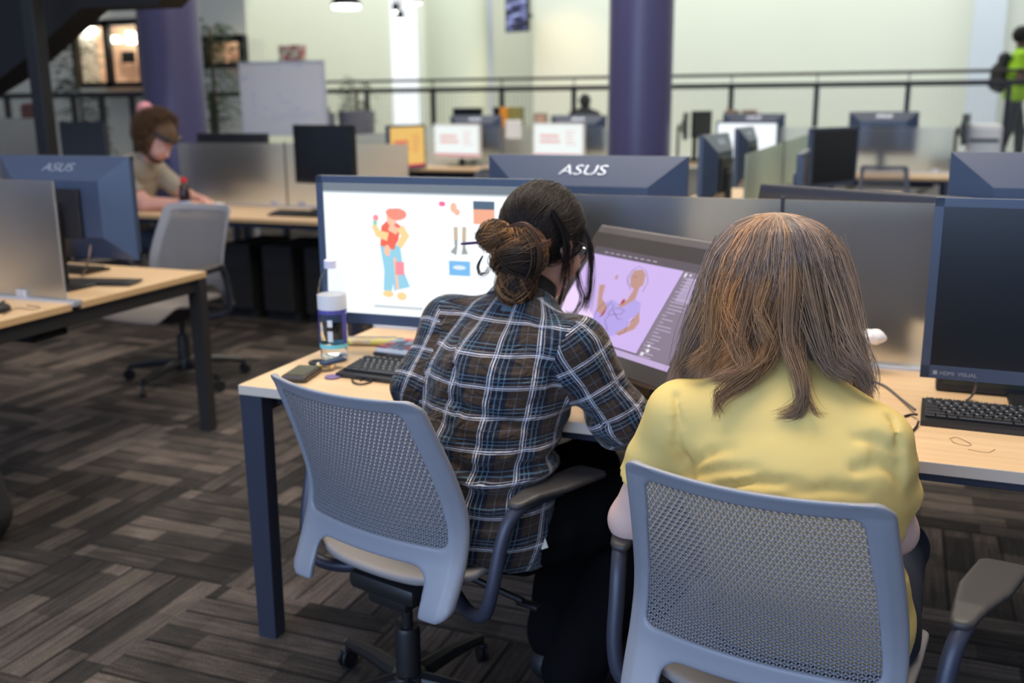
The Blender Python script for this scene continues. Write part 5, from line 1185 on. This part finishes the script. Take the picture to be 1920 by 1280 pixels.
def bun(center, r, n, cols, parent, axes, seedn=1, squash=(1, 1, 1)):
    q = np.random.default_rng(seedn); paths = []; cc = []; ncl = 44
    for c in range(ncl):
        nrm = unit(q.normal(size=3)*np.array([.7, 1.0, .7])); e1 = unit(np.cross(nrm, q.normal(size=3))); e2 = np.cross(nrm, e1); off = q.uniform(-.55, .55); R0 = math.sqrt(1-off*off); a0 = q.uniform(0, 6.28); L = q.uniform(1.6, 3.6)
        col = np.array(cols[q.integers(len(cols))]); base_r = q.uniform(.84, 1.06)
        for k in range(n//ncl):
            o2 = off+q.normal()*.17; rr = base_r+q.normal()*.07
            a = a0+np.linspace(0, L, 16)+q.normal()*.1; sw = np.sin(np.linspace(0, pi, 16))
            p = (np.cos(a)[:, None]*e1+np.sin(a)[:, None]*e2)*math.sqrt(max(.05, 1-min(.95, o2*o2)))+nrm*o2
            p = p*(rr*(.86+.16*sw))[:, None]*r*np.array(squash); paths.append(center+p[:, :1]*axes[0]+p[:, 1:2]*axes[1]+p[:, 2:3]*axes[2]); cc.append(col*q.uniform(.6, 1.4))
    return paths, cc
bc = [(.040, .022, .013), (.14, .07, .03), (.36, .18, .075), (.06, .033, .02), (.25, .12, .05), (.02, .013, .010)]
s = SDF(bun_c-.12, bun_c+.12, .005); s.ell(bun_c, (.046, .040, .048), A1, .01); s.cone(bun_c, np.array(at(928, 442, 2.12))-O1, .034, .020, .03); s.cone(bun_c, np.array(at(965, 530, 2.12))-O1, .034, .020, .03)
bo = s.mk('hair_bun', HB, p1, 1); flatcol(bo.data, (.016, .010, .008))
for c_, r_, n_s, sq, sd in ((bun_c, .062, 2600, (1.05, .9, 1.0), 3), (np.array(at(928, 444, 2.105))-O1, .040, 1300, (1.1, .9, .9), 4), (np.array(at(968, 530, 2.105))-O1, .046, 1600, (.95, .85, 1.1), 8)):
    pp, cc = bun(c_, r_, n_s, bc if sd != 4 else bc[:3]+bc[4:5], bo, A1, sd, sq); strands('bun_strands', pp, RNG.uniform(.0007, .0013, len(pp)), np.clip(cc, 0, 1), HB, bo)
# wisps beside the cheek and the stick in the bun
def wisp(parent, pxs, Ys, n, col, O, spread=.006, nm='loose_strands', w=.0006, m=None, s0=.3):
    base = spline([at(x, y, Y)-Vector(O) for (x, y), Y in zip(pxs, Ys)], 22); base = np.array([list(p) for p in base]); P = []
    for i in range(n):
        o1, o2 = RNG.normal(size=3)*spread, RNG.normal(size=3)*spread; t1 = np.linspace(0, 1, 23)[:, None]
        P.append(base+o1*(s0+(1-s0)*np.sin(t1*2.6))*1.+o2*t1**2)
    return strands(nm, P, RNG.uniform(w*.6, w*1.3, n), jitter_cols(col, n, .4), m, parent)
wisp(cap, [(1075, 400), (1103, 450), (1108, 500), (1104, 550), (1096, 580)], [2.26]*5, 60, (.022, .013, .010), O1, .0045, m=HB)
wisp(cap, [(1080, 480), (1085, 530), (1092, 560), (1075, 590), (1062, 585)], [2.27]*5, 22, (.05, .03, .02), O1, .004, m=HB)
wisp(cap, [(1035, 395), (1058, 440), (1064, 480), (1056, 530)], [2.17, 2.185, 2.19, 2.20], 90, (.016, .011, .009), O1, .007, m=HB)
wisp(cap, [(905, 480), (896, 500), (900, 515), (912, 512), (917, 500)], [2.10]*5, 16, (.02, .013, .010), O1, .003, m=HB)
wisp(cap, [(1040, 600), (1050, 560), (1060, 520), (1062, 480)], [2.22]*4, 16, (.03, .018, .012), O1, .006, m=HB)
wisp(cap, [(950, 425), (985, 420), (1005, 440), (1015, 458), (1030, 452)], [2.05]*5, 50, (.16, .075, .045), O1, .003, m=HB)
b = MB(); a, c = at(864, 457, 2.08)-Vector(O1), at(960, 450, 2.11)-Vector(O1); b.tube([a, a.lerp(c, .1), c], [.0022, .0034, .003], 8); b.mk('hair_stick', mat('purple_stick', (.06, .015, .09), .35), p1, smooth=True)
# glasses
b = MB()
for q in (-1, 1): b.tube([hl1(q*(.031+.024*cos(a)), .100-.012*abs(cos(a)), .004+.020*sin(a)) for a in np.linspace(0, 2*pi, 22)], .0018, 6); b.tube([hl1(q*.057, .09, .010), hl1(q*.078, .05, .012), hl1(q*.080, -.01, .012)], .0018, 6)
b.tube([hl1(-.008, .104, .008), hl1(.008, .104, .008)], .0018, 6); g1 = b.mk('glasses', BLK, p1, smooth=True)
for q in (-1, 1): b = MB(); b.add([hl1(q*(.031+.023*cos(a)), .1005-.011*abs(cos(a)), .004+.019*sin(a)) for a in np.linspace(0, 2*pi, 20)[:-1]], [tuple(range(19))]); b.mk('lens', CLEAR, g1)

# ------------------------------------------------------------ the person in the yellow shirt
YEL = mat('yellow_cotton', (.74, .56, .20), .85, bump=.35, bscale=9, spec=.2)
J2 = dict(pelvis=(-.10, 1.815, .52), waist=(-.125, 1.775, .67), chest=(-.150, 1.745, .80), upper=(-.165, 1.765, .895), neck=(-.180, 1.815, .975), head=(-.200, 1.925, 1.10),
          shL=(-.350, 1.765, .890), shR=(-.020, 1.735, .885), elL=(-.455, 1.80, .655), elR=(.030, 1.84, .690), wrL=(-.395, 2.06, .775), wrR=(-.12, 2.14, .775),
          hipL=(-.20, 1.83, .49), hipR=(.005, 1.82, .49), knL=(-.30, 2.20, .50), knR=(.04, 2.20, .50), anL=(-.28, 2.10, .085), anR=(.02, 2.14, .085))
p2, A2, H2, hl2, P2, O2 = person('person with long brown hair in a yellow short sleeved shirt, seen from behind', J2, (-.10, .86, -.50), (0, .4, 1), (.997, -.08, 0),
    YEL, SKINP, mat('navy_trousers', (.010, .016, .034), .8), None, sl=.62, hem=.475, grooves=[(.011, [(1292, 895), (1284, 865), (1266, 838)]), (.007, [(1285, 880), (1330, 850), (1370, 838)]), (.006, [(1290, 893), (1350, 880), (1420, 878)]), (.0055, [(1340, 915), (1430, 902), (1500, 905)]), (.005, [(1480, 925), (1560, 915), (1620, 922)]), (.009, [(1692, 905), (1668, 870), (1640, 848)]), (.006, [(1685, 880), (1640, 872), (1600, 880)]), (.006, [(1680, 845), (1640, 825), (1605, 822)]), (.0045, [(1268, 742), (1272, 790), (1268, 840)]), (.0045, [(1668, 785), (1688, 840), (1690, 900)])], blend=.018, wrinkle=.0045, tr=1.0, torso_w=(1.12, 1.25, 1.36, 1.5), torso_r=(.140, .130, .130, .092), shoulder_r=.068, arm_r=(.052, .042, .038, .028))
HW = hair_mat('brown_hair', .35, .42)
cap2 = cap_mesh('hair', hl2, A2, HW, p2, (.07, .045, .032), r=1.12, low=-.06, face_cut=.03)
# bell shaped fall of hair: an inner volume and clumped strands over it
crown = hl2(0, -.045, .125)
vz = np.array([0, 0, 1.])
def fall(phi, t, r=1.0, L=1.0):
    """phi: 0 = straight back, +-pi = face; t: 0 crown .. 1 tip. Follows the skull, then hangs"""
    back = np.array([.05, -1, 0.]); back /= np.linalg.norm(back); rt = np.array([1, .05, 0.])
    phi = np.asarray(phi); t = np.asarray(t)
    d = np.cos(phi)[..., None]*back+np.sin(phi)[..., None]*rt
    z = np.interp(t, [0, .06, .15, .28, .42, .6, .8, 1.], [1.262, 1.255, 1.235, 1.19, 1.13, 1.05, .965, .885])
    rb = np.interp(t, [0, .06, .15, .28, .42, .6, .8, 1.], [.004, .045, .082, .110, .122, .122, .128, .135])   # towards the back
    rs = np.interp(t, [0, .06, .15, .28, .42, .6, .8, 1.], [.004, .042, .080, .115, .134, .150, .172, .190])   # sideways
    rr = np.sqrt((np.cos(phi)*rb)**2+(np.sin(phi)*rs)**2)*r
    cx = -.212-O2[0]+0*t; cy = np.interp(t, [0, .3, .7, 1.], [1.885, 1.905, 1.905, 1.89])-O2[1]
    p = np.stack([cx, cy, z], -1)+d*rr[..., None]; return p
s_ph = np.linspace(-2.3, 2.3, 60); s_t = np.linspace(0, .80, 34); G = fall(*np.meshgrid(s_ph, s_t, indexing='ij'), r=.90)
G2 = fall(*np.meshgrid(s_ph, s_t, indexing='ij'), r=.72)
V = np.concatenate([G.reshape(-1, 3), G2.reshape(-1, 3)]); nT = len(s_t); nP = len(s_ph); Q = []
for i in range(nP-1):
    for j in range(nT-1):
        a = i*nT+j; Q.append((a, a+1, a+nT+1, a+nT)); a += nP*nT; Q.append((a, a+nT, a+nT+1, a+1))
for j in range(nT-1):
    for i in (0, nP-1): a = i*nT+j; Q.append((a, a+1, a+1+nP*nT, a+nP*nT))
for i in range(nP-1): a = i*nT+nT-1; Q.append((a, a+nT, a+nT+nP*nT, a+nP*nT))
me = fastmesh('hair_volume', V, np.array(Q)); ho = obj('hair_volume', me, HW, cap2); flatcol(me, (.060, .042, .034))
NC = 260; paths = []; cols = []; wd = []
pal = [(.56, .31, .165), (.38, .26, .185), (.29, .22, .19), (.44, .27, .165), (.23, .18, .16), (.68, .36, .17), (.36, .285, .24)]
q = np.random.default_rng(11)
for c in range(NC):
    ph = q.uniform(-2.35, 2.35) if c > 40 else q.uniform(-1.0, 1.0); r0 = q.uniform(.93, 1.06); L = q.uniform(.82, 1.04); amp = q.uniform(.006, .022); fr = q.uniform(6, 14); p0 = q.uniform(0, 6.28); drift = q.normal()*.10
    warm = q.random() < (.55 if ph < .1 else .22)  # warmer on the left: orange light there is put into strand colour
    col = np.array(pal[[0, 3, 5, 1][q.integers(4)]] if warm else pal[[2, 4, 6, 1][q.integers(4)]])
    n = int(q.uniform(26, 50)); K_ = 24; t = np.linspace(0.0, 1, K_)
    clump = np.interp(t, [0, .3, .7, 1], [1, 1, .62, .22])
    for k in range(n):
        dph = q.normal()*.085; tl = t*min(1.0, L*q.uniform(.86, 1.03)); dr = q.normal()*.025
        p = fall(ph+dph*clump+drift*t**1.5+.0*t, tl, r0+dr*clump)
        wv = amp*np.sin(fr*t*1.15+p0+q.normal()*.18)*t**.9; wz = amp*.8*np.cos(fr*t*1.3+p0*1.7)*t**1.3
        tang = np.array([cos(ph), sin(ph)*1., 0.]); p = p+wv[:, None]*np.array([cos(ph)*1., sin(ph)*.6, 0])+wz[:, None]*np.array([sin(ph)*.6, -cos(ph)*.8, 0])
        p += (q.normal(size=3)*.003)*np.sin(t*3)[:, None]
        paths.append(p); cols.append(np.clip(col*q.uniform(.55, 1.5), 0, 1)); wd.append(q.uniform(.00030, .00065))
strands('hair_strands', paths, wd, cols, HW, cap2)
def lock(pxs, Ys, n, col, sp=.010):
    base = spline([at(x, y, Y)-Vector(O2) for (x, y), Y in zip(pxs, Ys)], 25); base = np.array([list(p) for p in base]); t1 = np.linspace(0, 1, 26)[:, None]; P_ = []; ph = RNG.uniform(0, 6, 3)
    for i in range(n):
        o1 = RNG.normal(size=3)*sp; g = (.55*(1-t1)**1.5+.85*(1-t1**3)+.12); w_ = np.sin(t1*7+ph+RNG.normal()*.4)*.004*t1
        w_ = w_+RNG.normal(size=3)*.0045*t1**3
        P_.append(np.stack([np.interp(np.linspace(0, RNG.uniform(.80, 1.0), 26), np.linspace(0, 1, 26), base[:, a_]) for a_ in range(3)], 1)+o1*np.array([1., 1., .12])*g+w_+np.array([0, .026, 0])*(1-t1)**2)
    cl = np.array(col)[None]*RNG.uniform(.5, 1.5, (n, 1))
    strands('hair_lock', P_, RNG.uniform(.0003, .00065, n), cl, HW, cap2)
lock([(1475, 440), (1462, 560), (1440, 640), (1420, 690), (1370, 730), (1345, 755), (1352, 788)], [1.83, 1.765, 1.735, 1.70, 1.685, 1.675, 1.665], 170, (0.260, 0.143, 0.072), .007)
lock([(1440, 430), (1410, 540), (1385, 640), (1400, 690), (1360, 705), (1330, 712)], [1.84, 1.775, 1.74, 1.71, 1.70, 1.70], 200, (0.312, 0.182, 0.104), .010)
lock([(1480, 430), (1484, 540), (1480, 640), (1498, 700), (1502, 750), (1486, 780), (1452, 788)], [1.83, 1.76, 1.725, 1.69, 1.665, 1.66, 1.655], 220, (0.247, 0.156, 0.098), .0065)
lock([(1500, 600), (1506, 680), (1515, 740), (1528, 775), (1548, 784)], [1.74, 1.70, 1.675, 1.665, 1.66], 24, (0.221, 0.130, 0.078), .004)
lock([(1520, 440), (1565, 560), (1590, 640), (1625, 700), (1648, 738)], [1.84, 1.80, 1.76, 1.74, 1.74], 190, (0.286, 0.208, 0.156), .012)
lock([(1510, 470), (1560, 600), (1580, 660), (1610, 700), (1622, 735)], [1.82, 1.78, 1.74, 1.73, 1.73], 150, (0.234, 0.156, 0.111), .012)
lock([(1445, 425), (1400, 500), (1372, 580), (1395, 650), (1350, 700)], [1.84, 1.80, 1.765, 1.74, 1.73], 160, (.55, .27, .11), .008)  # this lock and the next: orange light painted into the hair colour
lock([(1430, 430), (1375, 560), (1352, 620), (1372, 665), (1338, 695)], [1.84, 1.785, 1.765, 1.75, 1.75], 120, (.60, .28, .10), .007)
lock([(1455, 430), (1440, 520), (1425, 590), (1448, 650), (1440, 700)], [1.83, 1.775, 1.75, 1.735, 1.72], 110, (.42, .24, .12), .007)
lock([(1400, 440), (1345, 550), (1310, 620), (1285, 680), (1262, 708)], [1.87, 1.84, 1.80, 1.79, 1.79], 200, (0.247, 0.169, 0.117), .013)
lock([(1420, 430), (1365, 520), (1345, 620), (1330, 670), (1290, 705)], [1.86, 1.81, 1.765, 1.75, 1.75], 220, (0.390, 0.221, 0.104), .012)
lock([(1490, 440), (1515, 560), (1540, 640), (1560, 690), (1600, 715)], [1.83, 1.765, 1.73, 1.71, 1.71], 200, (0.221, 0.156, 0.111), .012)
# stray hairs
paths = []
for k in range(260):
    ph = q.uniform(-2.2, 2.2); t = np.linspace(0, 1, 26); p = fall(ph+q.normal()*.35*t, t*q.uniform(.5, 1.02), 1.0+q.uniform(.0, .13)*t**.7); p += np.sin(t*q.uniform(4, 12)+q.uniform(0, 6))[:, None]*q.normal(size=3)*.006*t[:, None]; paths.append(p)
strands('stray_hairs', paths, np.full(260, .00035), jitter_cols((.22, .15, .10), 260, .4), HW, cap2)

# ------------------------------------------------------------ bearded person at the far bench
J3 = dict(pelvis=(-5.42, 5.86, .53), waist=(-5.40, 5.86, .68), chest=(-5.33, 5.86, .88), upper=(-5.24, 5.86, 1.0), neck=(-5.14, 5.86, 1.09), head=(-5.00, 5.84, 1.21),
          shL=(-5.24, 6.06, 1.00), shR=(-5.24, 5.66, 1.00), elL=(-4.98, 6.10, .80), elR=(-5.00, 5.66, .79), wrL=(-4.72, 5.95, .79), wrR=(-4.72, 5.74, .79),
          hipL=(-5.40, 5.97, .50), hipR=(-5.40, 5.75, .50), knL=(-4.98, 6.0, .52), knR=(-4.98, 5.72, .52), anL=(-5.0, 6.0, .085), anR=(-5.0, 5.72, .085))
p3, A3, H3, hl3, P3, O3 = person('bearded person in a khaki shirt with sunglasses pushed into curly brown hair', J3, (.80, .0, -.62), (.6, 0, 1), (0, -1, 0),
    mat('khaki_cotton', (.30, .26, .20), .85), mat('ruddy_skin', (.62, .33, .26), .5), mat('dark_jeans', (.03, .04, .07), .8), None, sl=.75, hem=.45, tr=1.12, torso_w=(1.3, 1.3, 1.4, 1.5), h=.008, hsc=1.12, wrinkle=.003, torso_r=(.15, .14, .14, .105), shoulder_r=.078, arm_r=(.065, .055, .047, .034))
HC = hair_mat('curly_brown_hair', .3, .6)
cap3 = cap_mesh('hair', hl3, A3, HC, p3, (.11, .06, .03), r=1.36, low=-.10, face_cut=.02, hsc=1.12, extra=lambda s: (s.ell(hl3(0, -.12, .02), (.06, .06, .07), A3, .04), s.ell(hl3(0, -.03, .10), (.08, .10, .06), A3, .04)))
paths = []; 
for k in range(1500):
    d = q.normal(size=3); d[1] = -abs(d[1])+.3*q.random(); d[2] = d[2]+.3; d /= np.linalg.norm(d); t = np.linspace(0, 1, 12)
    p = d[None]*(.122+.05*t[:, None])*np.array([.9, 1.15, 1.0])+np.array([0, -.02, .04]); p += np.stack([np.sin(t*9+q.uniform(0, 6)), np.cos(t*9+q.uniform(0, 6)), np.sin(t*8+1)], 1)*.010
    p *= 1.12; paths.append(H3+p[:, :1]*A3[0]+p[:, 1:2]*A3[1]+p[:, 2:3]*A3[2])
strands('hair_curls', paths, np.full(1500, .0016), jitter_cols((.13, .07, .035), 1500, .4), HC, cap3)
s = SDF(H3-.2, H3+.2, .007); s.ell(hl3(0, .040, -.085), V3(.052, .050, .042)*1.12, A3, .02); s.ell(hl3(0, .012, -.075), V3(.068, .045, .040)*1.12, A3, .02); s.ell(hl3(0, .10, -.052), V3(.02, .03, .012), A3, .01, 'sub'); bd = s.mk('beard', HC, p3, 1); flatcol(bd.data, (.10, .045, .025))
b = MB()
for sd in (-1, 1): b.tube([hl3(sd*.012, .104, .092), hl3(sd*.055, .098, .095), hl3(sd*.100, .03, .095), hl3(sd*.09, -.03, .05)], [.006, .016, .006, .004], 8)
b.tube([hl3(-.012, .104, .092), hl3(.012, .104, .092)], .004, 6); b.mk('sunglasses', BLK, p3, smooth=True)
chair('grey chair of the bearded person, mostly hidden', (-5.60, 5.86), R(-90), 'task chairs')

# ------------------------------------------------------------ standing person beyond the railing
px4 = at(1912, 100, 14.3).x; zf = PLAT
J4 = {k: (px4+a, 14.3+b, zf+c) for k, (a, b, c) in dict(pelvis=(0, 0, .93), waist=(0, 0, 1.08), chest=(0, .0, 1.24), upper=(0, 0, 1.36), neck=(0, 0, 1.45), head=(.02, .0, 1.61), shL=(.0, .19, 1.38), shR=(0, -.19, 1.38), elL=(.04, .25, 1.10), elR=(.02, -.25, 1.10), wrL=(.26, .18, 1.12), wrR=(.25, -.14, 1.12), hipL=(0, .09, .88), hipR=(0, -.09, .88), knL=(.10, .09, .48), knR=(-.06, -.09, .48), anL=(.12, .09, .09), anR=(-.16, -.09, .09)).items()}
p4, A4, H4, hl4, P4, O4 = person('standing person in a lime green shirt with a black backpack', J4, (1, 0, -.1), (0, 0, 1), (0, -1, 0), mat('lime_cotton', (.36, .66, .02), .8), mat('dark_skin', (.10, .055, .035), .5), mat('grey_camo', (.05, .055, .06), .8, var=.5, vscale=20), None, sl=.7, h=.010, hem=zf+.86, torso_r=(.125, .115, .120, .09), torso_w=(1.3, 1.3, 1.45, 1.6))
cap_mesh('hair', hl4, A4, hair_mat('black_hair', .3, .6), p4, (.008, .007, .006), r=1.25, low=-.06, face_cut=.04)
s = SDF((-.2, -.2, -.3), (.2, .2, .3), .010); s.cone((0.05, 0, -.17), (0.07, 0, .17), .085, .075, .04, (0, 1, 0), 1.5); s.cone((-.02, 0, -.15), (-.01, 0, .04), .07, .06, .04)
t = thing('backpack', 'black backpack worn by the person in lime green', 'bag', (px4-.235, 14.3, zf+1.20)); s.mk('bag_body', MATS['bag_black'], t, 1)
b = MB()
for sd in (-1, 1): b.tube(spline([(.10, sd*.12, .12), (.22, sd*.13, .22), (.35, sd*.13, .10), (.30, sd*.15, -.12)], 14), .014, 6)
b.mk('shoulder_strap', BLKM, t, smooth=True)
px5 = at(1085, 214, 14.6).x
# dark haired head low behind the railing
J5 = {k: (px5+a, 14.9+b, zf+c) for k, (a, b, c) in dict(pelvis=(0, 0, .40), waist=(0, 0, .52), chest=(0, 0, .62), upper=(0, 0, .70), neck=(0, 0, .76), head=(0, .02, .86), shL=(-.18, 0, .68), shR=(.18, 0, .68), elL=(-.2, .1, .5), elR=(.2, .1, .5), wrL=(-.1, .3, .5), wrR=(.1, .3, .5), hipL=(-.08, 0, .38), hipR=(.08, 0, .38), knL=(-.1, .4, .4), knR=(.1, .4, .4), anL=(-.1, .4, .09), anR=(.1, .4, .09)).items()}
p5, A5, H5, hl5, P5, O5 = person('person with short black hair sitting far behind the railing', J5, (0, 1, -.1), (0, 0, 1), (1, 0, 0), mat('black_cotton', (.01, .01, .012), .8), MATS['dark_skin'], MATS['black_trousers'], None, sl=.6, h=.012, hem=zf+.30)
cap_mesh('hair', hl5, A5, MATS['black_hair'], p5, (.008, .007, .006), r=1.2, low=-.06, face_cut=.04)
t = thing('stool', 'low dark stool under the black haired person', 'stool', (px5, 14.9, zf)); b = MB(); b.lathe([(.001, .24), (.2, .24), (.2, .29), (.001, .29)], n=20); b.mk('seat', BLK, t); b = MB(); b.lathe([(.15, 0), (.15, .24)], n=16); b.mk('base', BLK, t)
# more chairs round the far benches
chair('dark chair back in front of the right white notice screen', (at(1030, 285, 9.9).x, 9.9), R(8), 'task chairs')
chair('grey chair pushed up before the big far dark monitor', (at(1658, 310, 10.1).x, 10.1), R(-4), 'task chairs')
chair('dark chair beside the yellow notice screen bench', (at(922, 320, 8.9).x, 8.9), R(75), 'task chairs')
chair('chair on the far side of the front bench, only its wheels showing', (-.95, 4.35), R(178), 'task chairs')
chair('dark mesh chair behind the left black post', (at(165, 250, 6.9).x, 6.9), R(30), 'task chairs')
